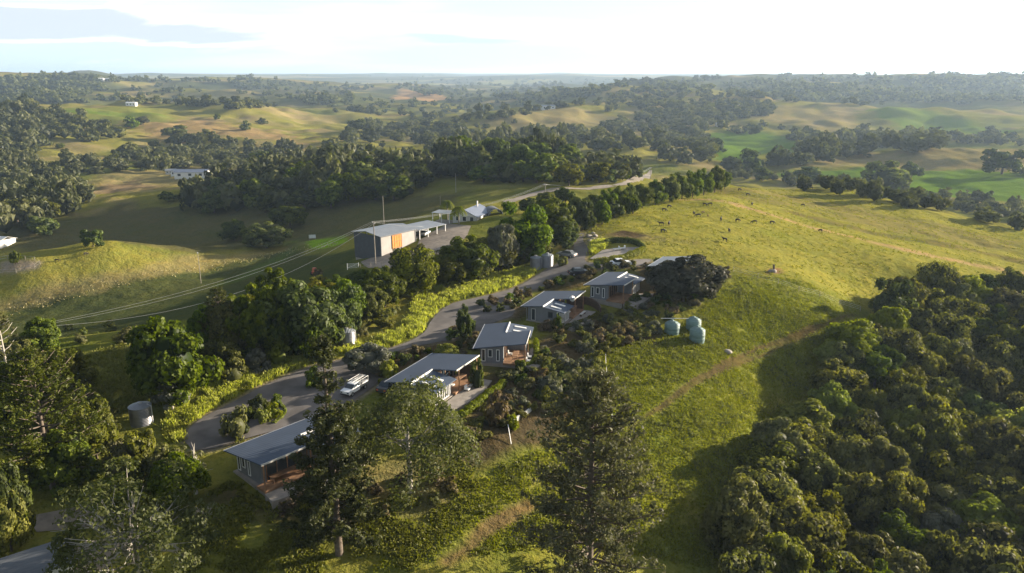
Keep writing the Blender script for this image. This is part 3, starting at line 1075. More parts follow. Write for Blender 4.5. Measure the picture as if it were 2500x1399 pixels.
# --- the wood that fills the hollow on the right
WOOD = [(2130, 800), (2190, 735), (2270, 712), (2400, 716), (2560, 750), (2680, 900), (2700, 1399), (2700, 1560), (1830, 1560), (1800, 1400),
        (1815, 1300), (1840, 1210), (1880, 1120), (1930, 1050), (1990, 960), (2030, 880), (2070, 830)]
pts = scatter(WOOD, 5.3, 4.0, rngT, 9000)
edge = wpoly([(1560, 1399), (1640, 1240), (1700, 1130), (1800, 1040), (1880, 970), (1950, 880), (2050, 800)])
items = []
for x, y in pts:
    de = float(dist_line(np.array(x), np.array(y), edge))
    h = min(9.5, 5.8 + de * 0.2) * rngT.uniform(0.85, 1.2)
    r = rngT.uniform(3.0, 4.5)
    q = rngT.rand()
    kind = 'forest' if q < 0.66 else ('leaf' if q < 0.75 else ('olive' if q < 0.86 else ('pale' if q < 0.92 else 'bright')))
    w = {'forest': 'dark green tree', 'leaf': 'deep green tree', 'olive': 'olive green tree', 'pale': 'grey-green tree', 'bright': 'yellow-green tree'}[kind]
    items.append((near_tree('broadleaf_tree', x, y, h, r, kind, rngT), w))
rows_label(items, 'in the right-hand wood', 'trees of the wood filling the hollow', 12)
print('wood trees', len(items))
for cx, top, base, wd, kind, lab in [
        (2075, 785, 880, 125, 'bright', 'bright yellow-green rounded tree at the tip of the wood nearest the fence'),
        (2035, 830, 905, 90, 'bright', 'small yellow-green tree just below the brightest treetop at the wood edge'),
        (1880, 1015, 1150, 120, 'olive', 'olive green flat-topped tree bulging from the wood beside the shaded grass'),
        (1790, 1175, 1345, 150, 'olive', 'broad olive tree standing out at the lower left corner of the wood'),
        (1860, 1340, 1480, 130, 'olive', 'sunlit olive treetop at the bottom edge beside the deep shadow'),
        (2040, 1345, 1500, 120, 'pale', 'pale silvery treetop at the bottom edge of the view, in the wood')]:
    g, h, r = tree_box(cx, top, base, wd)
    tag(near_tree('broadleaf_tree', g.x, g.y, h, r, kind, rngT), lab, 'tree')

# --- trees that close up the belts on the left
for poly, sp, h0, r0, kinds, phrase, group in [
        ([(0, 960), (120, 930), (230, 1010), (280, 1090), (400, 1140), (440, 1180), (300, 1200), (180, 1150), (0, 1100)], 5.2, 6.5, 3.2, ('forest', 'leaf', 'olive'),
         'in the lower left trees', 'trees of the lower left belt'),
        ([(500, 800), (600, 740), (760, 700), (900, 680), (960, 700), (900, 770), (800, 810), (700, 840), (560, 880), (480, 880)], 6.5, 7.0, 3.4, ('leaf', 'forest', 'leaf'),
         'in the belt above the bank', 'trees of the belt above the bank'),
        ([(1060, 640), (1150, 620), (1330, 560), (1400, 545), (1380, 580), (1300, 610), (1200, 650), (1090, 680)], 6.0, 6.0, 3.2, ('leaf', 'forest'),
         'under the row of big trees', 'smaller trees under the big row')]:
    items = []
    for x, y in scatter(poly, sp, 3.0, rngT, 1500, 26):
        kd = kinds[rngT.randint(len(kinds))]
        items.append((near_tree('broadleaf_tree', x, y, h0 * rngT.uniform(.7, 1.25), r0 * rngT.uniform(.75, 1.15), kd, rngT),
                      {'forest': 'dull green tree', 'leaf': 'dark green tree', 'olive': 'olive tree'}[kd]))
    rows_label(items, phrase, group, 8)
    print(group, len(items))

# --- trees of the homestead, each by itself
HOME = [
    (1143, 580, 690, 112, 'leaf', 'rounded dark tree left of the row of big trees, above the grassy road bank'),
    (1225, 536, 664, 84, 'pale', 'grey-green tree squeezed between two big dark trees above the water tanks'),
    (1280, 508, 634, 108, 'leaf', 'big domed dark green tree above the two corrugated tanks'),
    (1348, 479, 598, 106, 'leaf', 'tallest domed green tree, at the near end of the ridge row by the track'),
    (1415, 476, 556, 60, 'leaf', 'green tree directly behind the tallest domed tree, beside the cattle paddock'),
    (1015, 612, 722, 110, 'forest', 'broad olive-brown tree in front of the shed with the orange door'),
    (925, 655, 752, 84, 'leaf', 'dark tree below the farm gate, left of the olive-brown tree'),
    (845, 684, 800, 96, 'leaf', 'dark tree above the upper corrugated tank'),
    (745, 688, 862, 150, 'leaf', 'large dark tree with a sunlit right side, above the pale bushes'),
    (640, 700, 880, 110, 'leaf', 'tall dark tree left of the large sunlit-sided one'),
    (560, 735, 880, 110, 'forest', 'mixed green tree at the edge of the shaded slope'),
    (420, 778, 985, 195, 'leaf', 'very broad dark green tree left of the bright grass bank'),
    (238, 985, 1120, 100, 'forest', 'dull green tree left of the lowest corrugated tank'),
    (420, 1090, 1215, 100, 'forest', 'grey-green tree left of the nearest cabin roof, with bare branches'),
    (310, 1075, 1195, 100, 'olive', 'dull green tree below the lowest corrugated tank'),
    (28, 1105, 1330, 100, 'leaf', 'leafy green tree at the lower left edge of the view'),
    (30, 1190, 1345, 95, 'olive', 'yellowish green tree at the left edge above the lower grey roof'),
    (897, 838, 912, 96, 'pale', 'spreading dark grey-green tree beside the parked utility truck'),
    (1134, 752, 832, 34, 'leaf', 'small lollipop-shaped tree on the bend of the road'),
    (1092, 838, 885, 66, 'olive', 'bright green leafy tree behind the second cabin roof'),
    (1668, 626, 735, 150, 'dusky', 'wide dark shrubby tree hiding the farthest cabin'),
    (1722, 645, 725, 74, 'dusky', 'dark rounded tree at the right end of the wide shrubby one'),
    (652, 545, 606, 102, 'leaf', 'rounded sunlit tree standing alone above the farm shed track'),
    (573, 536, 588, 62, 'leaf', 'dark tree in shade left of the rounded sunlit tree'),
    (708, 498, 556, 78, 'leaf', 'dark tree in shade right above the rounded sunlit tree'),
    (38, 612, 645, 20, 'leaf', 'little tree by the riding ring on the far left knoll'),
    (105, 776, 862, 84, 'leaf', 'small dark tree at the left end of the power lines'),
    (60, 818, 880, 70, 'forest', 'thin scrubby tree left of the end of the power lines'),
    (160, 850, 960, 110, 'olive', 'scrubby olive tree on the sunlit grass at the left'),
]
for cx, top, base, wd, kind, lab in HOME:
    g, h, r = tree_box(cx, top, base, wd)
    tag(near_tree('broadleaf_tree', g.x, g.y, h, r, kind, rngT), lab, 'tree')
row = []
for cx, top, base, wd in [(1448, 470, 535, 50), (1482, 463, 528, 48), (1512, 455, 518, 44), (1535, 450, 512, 44), (1568, 446, 508, 48), (1600, 440, 500, 46),
                          (1635, 432, 492, 48), (1665, 426, 486, 44), (1690, 420, 482, 42), (1718, 412, 476, 44), (1745, 406, 470, 42), (1768, 412, 462, 34)]:
    g, h, r = tree_box(cx, top, base, wd)
    row.append((near_tree('broadleaf_tree', g.x, g.y, h, r, 'leaf', rngT), 'domed green tree'))
rows_label(row, 'in the row along the paddock crest', 'row of domed trees on the ridge', 20)
row = []
for cx, top, base, wd in [(1430, 505, 560, 50), (1400, 400, 440, 50), (1470, 492, 548, 46), (1500, 482, 532, 42), (1545, 475, 522, 38), (1440, 405, 442, 46), (1480, 410, 446, 44),
                          (1520, 405, 440, 44), (1290, 480, 520, 50), (1330, 470, 505, 40), (1380, 455, 500, 50), (1230, 385, 440, 90), (1290, 378, 430, 60),
                          (1180, 405, 445, 70), (1340, 382, 428, 50)]:
    g, h, r = tree_box(cx, top, base, wd)
    row.append((lone_tree('broadleaf_tree', g.x, g.y, h, r, MID, rngT), 'scrubby tree'))
rows_label(row, 'near the farm track', 'scrubby trees beside the farm track', 8)

GROVES = [   # outline of the crowns in view, spacing, height, radius, phrase, group, colour word, meshes
    ([(0, 375), (60, 385), (130, 425), (200, 465), (205, 485), (120, 515), (40, 545), (0, 555)], 10.5, 12, 6.6, 'in the far left wood',
     'trees of the wood at the left edge', 'olive green tree', MIDF),
    ([(440, 478), (450, 462), (560, 428), (700, 398), (860, 375), (1000, 380), (1050, 395), (1030, 425), (960, 458), (860, 468), (760, 485), (600, 490), (480, 492)],
     10.0, 12.5, 6.0, 'in the long grove above the shed', 'trees of the long dark grove', 'dark tree', MID),
    ([(1060, 352), (1170, 342), (1250, 335), (1370, 338), (1405, 362), (1400, 395), (1320, 405), (1200, 405), (1100, 400), (1060, 380)],
     11, 15, 7, 'in the tall central grove', 'trees of the tall central grove', 'dark tree', MID),
    ([(120, 385), (300, 378), (500, 350), (600, 348), (715, 345), (730, 372), (600, 398), (500, 402), (350, 408), (210, 412), (130, 400)],
     18, 9.5, 6.6, 'in the hedgerow wood behind the pale field', 'trees behind the pale field', 'rounded tree', SMALL),
    ([(0, 262), (60, 262), (118, 295), (108, 325), (60, 345), (0, 345)], 22, 17, 10, 'on the wooded hillside at the left edge', 'trees of the left hillside wood',
     'dark tree', SMALL),
    ([(870, 300), (1000, 290), (1130, 310), (1135, 330), (1050, 345), (960, 335), (870, 355), (835, 340)], 28, 11, 8.5,
     'in the valley behind the grove', 'trees of the middle valley', 'rounded tree', SMALL),
    ([(1410, 325), (1520, 300), (1600, 270), (1700, 290), (1720, 320), (1740, 370), (1700, 395), (1620, 385), (1600, 350), (1500, 348), (1420, 345)], 26, 12, 8.5,
     'on the slope behind the ridge row', 'trees of the slope behind the ridge', 'dull green tree', SMALL),
    ([(1790, 405), (1850, 395), (1950, 385), (2060, 370), (2120, 362), (2290, 350), (2290, 338), (2200, 325), (2090, 340), (2000, 350), (1900, 385), (1780, 395)],
     20, 15, 9, 'in the valley belt beyond the bright field', 'trees of the belt in the right valley', 'dull green tree', SMALL),
    ([(1780, 428), (1900, 440), (2010, 455), (2120, 470), (2250, 492), (2400, 520), (2500, 545), (2500, 500), (2400, 480), (2250, 465), (2100, 448), (1950, 430), (1800, 415)],
     9, 6.0, 3.4, 'in the gully behind the paddock', 'trees in the gully behind the crest', 'grey-green tree', MIDF),
    ([(1040, 410), (1180, 425), (1400, 430), (1540, 418), (1560, 400), (1420, 405), (1330, 415), (1100, 402)], 11, 8, 5, 'in the scrub below the central grove',
     'scrub trees below the central grove', 'scrubby tree', MIDF)]
cand = []
for gi, (poly, sp, h0, r0, phrase, group, word, lst) in enumerate(GROVES):
    for x, y in scatter(poly, sp, h0 * 0.5, rngT, 2500):
        h, r = h0 * rngT.uniform(0.75, 1.2), r0 * rngT.uniform(0.8, 1.2)
        cand.append((math.hypot(x, y) / r + gi * 0.01, gi, x, y, h, r))
cand.sort()
WOODED = cand[60:]          # past the three hundred that show largest the rest is merged, see below
for gi, g_ in enumerate(GROVES):
    items = [(lone_tree('broadleaf_tree', c[2], c[3], c[4], c[5], g_[7], rngT), g_[6]) for c in cand[:60] if c[1] == gi]
    if items: rows_label(items, g_[4], g_[5], 10)
    print(g_[5], len(items))
single = [(2160, 398, 470, 100, 'big spreading tree on the bright green field'), (2225, 394, 436, 44, 'flat-topped tree beside the big spreading tree on the green field'),
          (2445, 360, 425, 90, 'large hazy tree at the right edge, above long shadows on the field'), (1972, 408, 448, 66, 'rounded tree at the left end of the bright field'),
          (1862, 410, 442, 42, 'small tree in the hollow below the valley belt'), (600, 296, 318, 26, 'lone dark tree on the brown hillside at the left'),
          (640, 288, 304, 26, 'low bush-like tree right of the lone dark hillside tree'), (530, 278, 292, 16, 'small lone tree highest on the brown hillside'),
          (322, 285, 312, 36, 'lone round tree on the left tan hillside'), (350, 283, 305, 30, 'smaller tree touching the lone round tree on the tan hillside'),
          (430, 305, 335, 54, 'dark clump of a tree at the centre of the brown hillside'), (405, 312, 332, 20, 'little tree left of the dark clump on the brown hillside'),
          (1256, 290, 302, 12, 'tiny lone tree on the pale rounded hill'), (640, 372, 412, 60, 'sunlit round tree at the end of the pale field'),
          (2418, 308, 330, 34, 'lone tree near the right edge below the green ridge'), (875, 288, 320, 36, 'lone dark tree by the valley bend'),
          (1755, 340, 372, 32, 'lone tree standing on the small bright valley field'), (55, 345, 372, 30, 'small tree above the wood at the far left edge'),
          (148, 350, 362, 18, 'tiny tree on the tan slope above the left wood'), (108, 525, 572, 66, 'thin dark tree on the shaded left slope'),
          (228, 556, 602, 46, 'dark tree behind the left knoll'), (412, 466, 492, 40, 'low dark tree at the left tip of the long dark grove')]
for cx, top, base, wd, lab in single:
    g, h, r = tree_box(cx, top, base, wd)
    tag(lone_tree('broadleaf_tree', g.x, g.y, h, r, MID if g.y < 700 else SMALL, rngT), lab, 'tree')


# --- woods too far off to count: merged
def merged_woods(name, spots, seed, big, fine=False):
    rng = np.random.RandomState(seed)
    protos = []
    for k in range(4):
        if fine:
            p, n, t, c, cr = crown_points(rng, 4, 3.9, 3.9, 22, 15, rc=0.36, low=-0.7)
            v, q = cards(p, n, 0.95 * rng.uniform(0.7, 1.3, len(p)), rng)
        elif big:
            p, n, t, c, cr = crown_points(rng, 4, 3.6, 3.6, 10, 11, rc=0.45, low=-0.7)
            v, q = cards(p, n, 1.25 * rng.uniform(0.7, 1.3, len(p)), rng)
        else:
            p, n, t, c, cr = crown_points(rng, 4, 3.3, 3.6, 6, 5, rc=0.5)
            v, q = cards(p, n, 2.1 * rng.uniform(0.8, 1.2, len(p)), rng)
        iv, jf = ICO1
        w = iv * np.array([3.1, 3.1, 2.7]) * rng.uniform(0.85, 1.1, (len(iv), 1)); w[:, 2] += 3.2
        protos.append((v, q, t, w, jf))
    Vq, Q, Tt, Vt, TR = [], [], [], [], []
    nq = 0; nt = 0
    tq = []
    for (x, y, h, r) in spots:
        v, q, t, w, jf = protos[rng.randint(4)]
        a = rng.uniform(0, 6.28); ca, sa = math.cos(a), math.sin(a)
        R = np.array([[ca, -sa, 0], [sa, ca, 0], [0, 0, 1]]).T
        s = np.array([r / 4 * rng.uniform(.75, 1.25), r / 4 * rng.uniform(.75, 1.25), h / 7.4 * rng.uniform(.75, 1.3)]); o = np.array([x, y, float(height(x, y)) - 0.3])
        Vq.append((v * s) @ R + o); Q.append(q + nq); nq += len(v)
        b = rng.uniform(-0.5, 0.55)
        tq.append(np.clip(t + b, 0, 1))
        Vt.append((w * s) @ R + o); TR.append(jf + nt); nt += len(w)
        Tt.append(np.full(len(jf), 0.1))
    co = np.vstack(Vq + Vt)
    me = mesh_np(name, co, np.vstack(Q), np.vstack(TR) + nq, [M['leaf_far']], False, {'tint': np.r_[np.concatenate(tq), np.concatenate(Tt)]})
    return tag(obj(name, me), kind='stuff')


def far_fill(poly, n, rng, up=6):
    xs = [p[0] for p in poly]; ys = [p[1] for p in poly]
    px = rng.uniform(min(xs), max(xs), n * 3); py = rng.uniform(min(ys), max(ys), n * 3)
    k = inpoly(px, py, poly)
    X, Y, Z = ground(px[k][:n], py[k][:n], up)
    return [(float(x), float(y)) for x, y in zip(X, Y)]


rngF = np.random.RandomState(11)
FAR = [
    ([(0, 184), (100, 184), (250, 191), (245, 215), (190, 235), (80, 252), (0, 250)], 520),
    ([(240, 228), (330, 207), (480, 206), (520, 238), (640, 236), (700, 255), (560, 262), (400, 246), (250, 248)], 300),
    ([(120, 280), (250, 290), (330, 318), (300, 335), (200, 335), (120, 335)], 130),
    ([(560, 196), (700, 200), (830, 215), (900, 240), (820, 262), (700, 240), (600, 215)], 300),
    ([(260, 189), (500, 190), (640, 194), (640, 200), (400, 199), (260, 197)], 160),
    ([(900, 193), (1500, 190), (1740, 196), (1640, 215), (1400, 236), (1150, 242), (1000, 224)], 950),
    ([(1000, 242), (1130, 240), (1300, 228), (1420, 225), (1450, 245), (1350, 268), (1200, 285), (1130, 296), (1000, 280), (900, 275), (880, 250)], 330),
    ([(1450, 245), (1560, 218), (1640, 203), (1735, 203), (1750, 228), (1700, 240), (1560, 252), (1480, 262)], 300),
    ([(1560, 252), (1700, 240), (1830, 242), (1890, 252), (1880, 275), (1800, 285), (1760, 305), (1680, 300), (1540, 290)], 330),
    ([(1760, 305), (1900, 312), (1980, 335), (2090, 345), (2200, 325), (2120, 355), (1980, 352), (1900, 318), (1780, 318)], 150),
    ([(1750, 197), (1900, 192), (2100, 185), (2200, 186), (2400, 176), (2500, 182), (2500, 240), (2300, 243), (2150, 250), (1950, 242), (1800, 232)], 1150),
    ([(2200, 318), (2500, 335), (2500, 345), (2300, 338)], 40),
]
big_s, small_s = [], []
for poly, n in FAR:
    for x, y in far_fill(poly, int(n * (0.5 if poly[0][0] >= 1560 or poly[0][0] == 0 else 0.27)), rngF):
        d = math.hypot(x, y)
        s = rngF.uniform(0.8, 1.25) * (1 if d < 2500 else 1.35)
        (big_s if d < 1700 else small_s).append((x, y, 10 * s, 7.0 * s))
# hedgerows and copses scattered over the far pastures, thick in the hollows
px = rngF.uniform(-60, 2560, 26000); py = 184 + (rngF.rand(26000) ** 1.3) * 190
X, Y, Z = ground(px, py, 5)
dd = np.hypot(X, Y); u_ = np.arctan2(X, Y); v_ = np.log(dd)
nz = fbm(u_ * 16 + 40, v_ * 22 + 11, 4, 0.6)
k = (nz > 0.36) & (dd > 620) & (dd < 9000) & (rngF.rand(len(dd)) < np.clip((nz - 0.36) * 8, 0, 0.6))
KEEP = [wpoly(p) for p in ([(580, 290), (880, 285), (860, 370), (740, 372)], [(500, 235), (760, 240), (860, 262), (700, 290), (560, 262)], [(100, 262), (640, 250), (830, 330), (830, 370), (560, 335), (200, 285)], [(1150, 305), (1250, 275), (1390, 262), (1520, 285), (1420, 318)],
                           [(1715, 330), (1830, 318), (1990, 345), (1930, 375), (1740, 392)], [(2100, 268), (2230, 262), (2500, 310), (2500, 335), (2200, 320)],
                           [(1880, 420), (2250, 362), (2500, 358), (2500, 480), (2000, 452)], [(1850, 256), (2080, 285), (2180, 320), (1950, 318)],
                           [(2150, 248), (2500, 248), (2500, 300), (2300, 262)], [(1410, 345), (1600, 368), (1560, 395)], [(230, 430), (600, 400), (440, 470)])]
for w in KEEP:
    k &= ~inpoly(X, Y, w)
for x, y in zip(X[k], Y[k]):
    d = math.hypot(x, y)
    s = rngF.uniform(0.6, 1.2) * (1 if d < 2500 else 1.3)
    (big_s if d < 1700 else small_s).append((float(x), float(y), 10 * s, 6.5 * s))
print('far', len(big_s), len(small_s))
merged_woods('distant_woodland', small_s, 5, False)
merged_woods('valley_woodland', big_s, 6, True)
merged_woods('grove_woodland', [c[2:] for c in WOODED], 8, True, True)

# ------------------------------------------------------------------ pines, sparse trees and palms near the viewer
def pine(name, cx, top, base, wd, seed, lab, mat='leaf_pine', dens=1.0, z0=0.14, separate=False, bark='bark', base_xy=None, thin=None):
    """hoop pine: straight trunk, whorls of upswept limbs that carry needle tufts on their outer part"""
    rng = np.random.RandomState(seed)
    g, H, R = tree_box(cx, top, base, wd)
    if base_xy: g = base_xy
    e = empty(name, (g.x, g.y, g.z))
    tag(e, lab, 'tree')
    rt = 0.012 * H + 0.08
    lean = rng.uniform(-0.25, 0.25, 2)
    def ax(z):
        return Vector((lean[0] * (z / H) ** 2, lean[1] * (z / H) ** 2, z))
    MB().tube([ax(z) for z in (-1.0, 0.0001, H * .3, H * .6, H * .85, H)], [rt * 1.5, rt * 1.2, rt, rt * .65, rt * .3, 0.03], 8).build('trunk', M[bark], e, True)
    cs, ns, sz, tt = [], [], [], []
    allb = MB()
    z = H * z0
    wh = 0
    while z < H * 0.985:
        f = (z / H - z0) / (1 - z0)
        f = min(max(f, 0.0), 1.0)
        L0 = R * min(1.0, 0.8 + 1.6 * f) * (1 - f ** (2.2 if not thin else 3.0)) ** 0.75 + 0.25
        if thin: L0 = (R * (1.05 - 0.55 * (z / H) / thin) if z / H < thin else R * 0.22) * (1 if z / H < 0.95 else .5)
        nb = rng.randint(4, 7)
        a0 = rng.uniform(0, 6.28)
        for k in range(nb):
            if rng.rand() > 0.9 * min(1.0, dens + 0.25): continue
            a = a0 + 6.283 * k / nb + rng.uniform(-0.25, 0.25)
            L = L0 * rng.uniform(0.65, 1.12)
            up = 0.12 + 0.55 * f + rng.uniform(-0.12, 0.12)
            b0 = ax(z)
            pts = [b0, b0 + Vector((math.cos(a) * L * .5, math.sin(a) * L * .5, L * up * .35)), b0 + Vector((math.cos(a + .1) * L, math.sin(a + .1) * L, L * up))]
            lb = MB() if separate else allb
            lb.tube(pts, [0.03 + L * 0.016, 0.02 + L * 0.010, 0.02], 4)
            if separate: lb.build('limb', M[bark], e, True)
            m = max(2, int(L * 1.9 * dens + rng.rand()))
            if thin and thin < z / H < 0.88 and rng.rand() < .7: m = 0
            for j in range(m):
                t = 0.35 + 0.68 * (j + rng.rand() * 0.6) / m
                p = pts[0] * (1 - t) ** 2 + pts[1] * 2 * t * (1 - t) + pts[2] * t * t
                c = np.array(p) + rng.normal(size=3) * 0.14 * L ** 0.5 + np.array([0, 0, 0.12])
                n = 16
                dd = _unit(rng.normal(size=(n, 3)) + [0, 0, 0.35])
                rr = rng.uniform(0.28, 0.52) * (0.6 + 0.12 * R)
                cs.append(c + dd * rr * rng.uniform(0.3, 1, (n, 1)) * [1, 1, 0.75])
                ns.append(_unit(dd + rng.normal(size=dd.shape) * 0.5)); sz.append(rng.uniform(0.13, 0.27, n)); tt.append(np.clip(rng.rand() * .6 + rng.rand(n) * .5, 0, 1))
        z += rng.uniform(0.55, 0.85) * (1.15 - 0.4 * f)
        wh += 1
    if not separate:
        tag(allb.build('limbs', M[bark], e, True), kind='stuff')
    v, q = cards(np.vstack(cs), np.vstack(ns), np.concatenate(sz), rng, 0.5)
    tag(obj('foliage', mesh_np('foliage', v, q, None, [M[mat]], False, {'tint': np.concatenate(tt)}), e), kind='stuff')
    return e


def open_tree(name, cx, top, base, wd, seed, lab, mat='leaf_olive', bark='palebark', ncl=46, per=60, nl=16, low=-0.1, leaf=0.19, bare=0.25, open_side=0.0, limbw=1.0):
    """open-crowned tree: pale limbs that fork and show between tufts of leaves"""
    rng = np.random.RandomState(seed)
    g, H, R = tree_box(cx, top, base, wd)
    e = empty(name, (g.x, g.y, g.z))
    tag(e, lab, 'tree')
    rt = 0.10 + 0.014 * H
    fork = H * 0.42
    MB().tube([(0, 0, -1), (0, 0, 0), (0.15, 0.1, fork * .5), (0, 0, fork), (0.1, -0.1, H * 0.7)], [rt * 1.8, rt * 1.3, rt, rt * .9, rt * .35], 8).build('trunk', M[bark], e, True)
    rz = H - fork
    p, n, t, c, cr = crown_points(rng, R, rz * 0.95, fork * 1.02, ncl, per, rc=0.24, low=low)
    keep = np.ones(len(p), bool)
    for k in range(nl):
        i = rng.randint(len(c))
        tip = Vector(c[i])
        z0 = fork * rng.uniform(0.75, 1.3)
        st = Vector((0, 0, z0))
        mid = st.lerp(tip, 0.5) + Vector((0, 0, -0.06 * (tip - st).length))
        b = MB().tube([st, mid, tip], [rt * .42 * limbw, rt * .26 * limbw, rt * .08 * limbw], 5)
        for s in range(3):
            q0 = mid.lerp(tip, rng.uniform(0.1, 0.6))
            d = Vector(rng.normal(size=3)) * R * 0.14 + (tip - st) * 0.25
            b.tube([q0, q0 + d], [rt * .14 * limbw, rt * .04 * limbw], 4)
        b.build('limb', M[bark], e, True)
        if rng.rand() < bare:
            keep[i * per:(i + 1) * per] = False
    keep &= ~((rng.rand(len(p)) < open_side) & (p[:, 1] < R * 0.35) & (p[:, 2] > fork * 1.05) & (np.abs(p[:, 0] + R * .15) < R * 0.62))
    p, n, t = p[keep], n[keep], t[keep]
    v, q = cards(p, n, leaf * rng.uniform(0.7, 1.35, len(p)), rng)
    tag(obj('foliage', mesh_np('foliage', v, q, None, [M[mat]], False, {'tint': t}), e), kind='stuff')
    return e


pine('hoop_pine', 828, 815, 1352, 238, 21, 'tall dark pine in front of the nearest cabin, its thin top above the road', z0=0.07, dens=2.9, thin=0.64)
pine('hoop_pine', 1435, 905, 1470, 330, 22, 'wide see-through grey-brown pine at the bottom right of centre', mat='leaf_olivepine', dens=1.35, separate=True, z0=0.04)
pine('hoop_pine', 130, 850, 1195, 270, 23, 'big dark pine left of the lowest corrugated tank', dens=1.0, z0=0.12)
pine('hoop_pine', 545, 705, 880, 100, 24, 'slender pine with a pale top rising over the shaded slope', dens=0.9, z0=0.1)
pine('hoop_pine', 1030, 600, 712, 74, 25, 'brownish conifer against the bare yard of the farm shed', mat='leaf_olivepine', dens=1.2, z0=0.1)
pine('hoop_pine', 975, 612, 722, 60, 26, 'narrow conifer overlapping the orange shed door', dens=1.2, z0=0.1)
pine('hoop_pine', 38, 765, 1010, 100, 27, 'nearly bare pale pine with a long thin trunk at the left', mat='leaf_olivepine', dens=0.35, z0=0.35, bark='palebark', separate=True)
open_tree('open_tree', 350, 1128, 1475, 330, 31, 'spreading tree with bare white branches at the lower left', mat='leaf_mid', nl=44, bare=0.3, ncl=105, per=110, low=-0.3, open_side=0.6, limbw=1.15)
open_tree('open_tree', 1000, 955, 1202, 330, 32, 'broad olive tree with a pale trunk below the second cabin', mat='leaf_mid', ncl=120, per=110, nl=12, low=-0.3, bare=0.0, leaf=0.2)
open_tree('open_tree', 478, 1075, 1205, 85, 33, 'small tree with white bare branches left of the nearest cabin', nl=18, bare=0.5, limbw=1.6, open_side=.5, ncl=26, per=55)
open_tree('open_tree', 500, 1215, 1300, 70, 34, 'leafless grey shrubby tree in the shade of the nearest cabin', nl=16, bare=1.0, ncl=22, per=20)
open_tree('open_tree', 420, 935, 1010, 90, 35, 'thin pale-leaved tree above the lowest corrugated tank', nl=10, bare=0.1, ncl=30, per=60, mat='leaf_pale')


def palm(cx, top, base, seed, lab):
    rng = np.random.RandomState(seed)
    g, H, R = tree_box(cx, top, base, 30)
    e = empty('palm_tree', (g.x, g.y, g.z))
    tag(e, lab, 'palm')
    hz = H - 1.0
    MB().tube([(0, 0, -.5), (0, 0, hz * .5), (0, 0, hz)], [.24, .18, .15], 7).build('trunk', M['palebark'], e, True)
    for k in range(22):
        a = 6.283 * k / 22 + rng.uniform(-.2, .2)
        up = rng.uniform(0.0, 1.1); L = rng.uniform(2.0, 2.8)
        b = MB()
        pts = []
        for s in range(7):
            t = s / 6
            pts.append(Vector((math.cos(a) * L * t, math.sin(a) * L * t, hz + L * (up * t - (up + .75) * t * t * .9))))
        b.tube(pts, [0.05] * 6 + [0.02], 3)
        sd = Vector((-math.sin(a), math.cos(a), 0))
        for s in range(1, 7):
            for w in (-1, 1):
                for u in (0, .5):
                    p = pts[s - 1].lerp(pts[s], .5 + u)
                    q = p + sd * w * 1.0 * (1 - (s / 7) ** 2 * .6) + (pts[s] - pts[s - 1]) * .8 + Vector((0, 0, -.3))
                    d = (pts[s] - pts[s - 1]) * .5
                    b.poly([p - d * .5, p + d * .5, q], [(0, 1, 2)])
        b.build('frond', M['leaf_bright'], e)
    return e


palm(1093, 484, 542, 1, 'taller palm at the end of the farmhouse yard')
palm(1120, 499, 548, 2, 'shorter yellow-green palm in front of the farmhouse')


# ------------------------------------------------------------------ grass, banks, hedges and shrubs
def blades(name, xs, ys, hgt, wid, mat, rng, per=7, spread=0.35, lean=0.35):
    n = len(xs)
    if n == 0: return None
    X = np.repeat(xs, per) + rng.normal(size=n * per) * spread
    Y = np.repeat(ys, per) + rng.normal(size=n * per) * spread
    Z = height(X, Y)
    hh = np.repeat(hgt * rng.uniform(0.6, 1.25, n), per) * rng.uniform(0.7, 1.2, n * per)
    a = rng.uniform(0, 6.28, n * per)
    w = wid * rng.uniform(0.6, 1.3, n * per)
    lx = rng.normal(size=n * per) * lean * hh; ly = rng.normal(size=n * per) * lean * hh
    c, s = np.cos(a) * w, np.sin(a) * w
    b1 = np.stack([X - c, Y - s, Z - 0.05], -1); b2 = np.stack([X + c, Y + s, Z - 0.05], -1)
    t2 = np.stack([X + lx + c * 0.6, Y + ly + s * 0.6, Z + hh], -1); t1 = np.stack([X + lx - c * 0.6, Y + ly - s * 0.6, Z + hh * 0.9], -1)
    v = np.stack([b1, b2, t2, t1], 1).reshape(-1, 3)
    q = np.arange(len(X) * 4).reshape(-1, 4)
    t = np.repeat(rng.rand(n), per) * 0.6 + rng.rand(n * per) * 0.4
    return tag(obj(name, mesh_np(name, v, q, None, [mat], False, {'tint': t})), kind='stuff')


def in_view_poly(pp, n, rng):
    w = wpoly(pp)
    xs = [p[0] for p in w]; ys = [p[1] for p in w]
    x = rng.uniform(min(xs), max(xs), n); y = rng.uniform(min(ys), max(ys), n)
    k = inpoly(x, y, w)
    return x[k], y[k]


rngG = np.random.RandomState(17)
ROADP = road_w
# bright long grass on the bank above the road
bank = [([(447, 1078), (440, 1050), (462, 1032), (500, 1005), (565, 970), (640, 932), (710, 903), (775, 882), (765, 872), (700, 880), (620, 905), (540, 935), (470, 960),
          (420, 1000), (400, 1050), (415, 1080)], 9000),
        ([(890, 862), (950, 846), (1000, 828), (1030, 808), (1044, 785), (1070, 756), (1108, 735), (1180, 718), (1250, 700), (1300, 672), (1310, 660), (1280, 655),
          (1200, 670), (1120, 690), (1060, 705), (1010, 730), (1000, 770), (985, 800), (930, 825), (850, 848), (780, 860)], 11000),
        ([(1444, 600), (1452, 592), (1490, 590), (1470, 606), (1445, 622)], 2500)]
gx, gy = [], []
for pp, n in bank:
    x, y = in_view_poly(pp, n, rngG)
    gx.append(x); gy.append(y)
gx = np.concatenate(gx); gy = np.concatenate(gy)
k = ~inpoly(gx, gy, ROADP)
nzb = fbm(gx / 2.2, gy / 2.2, 3)
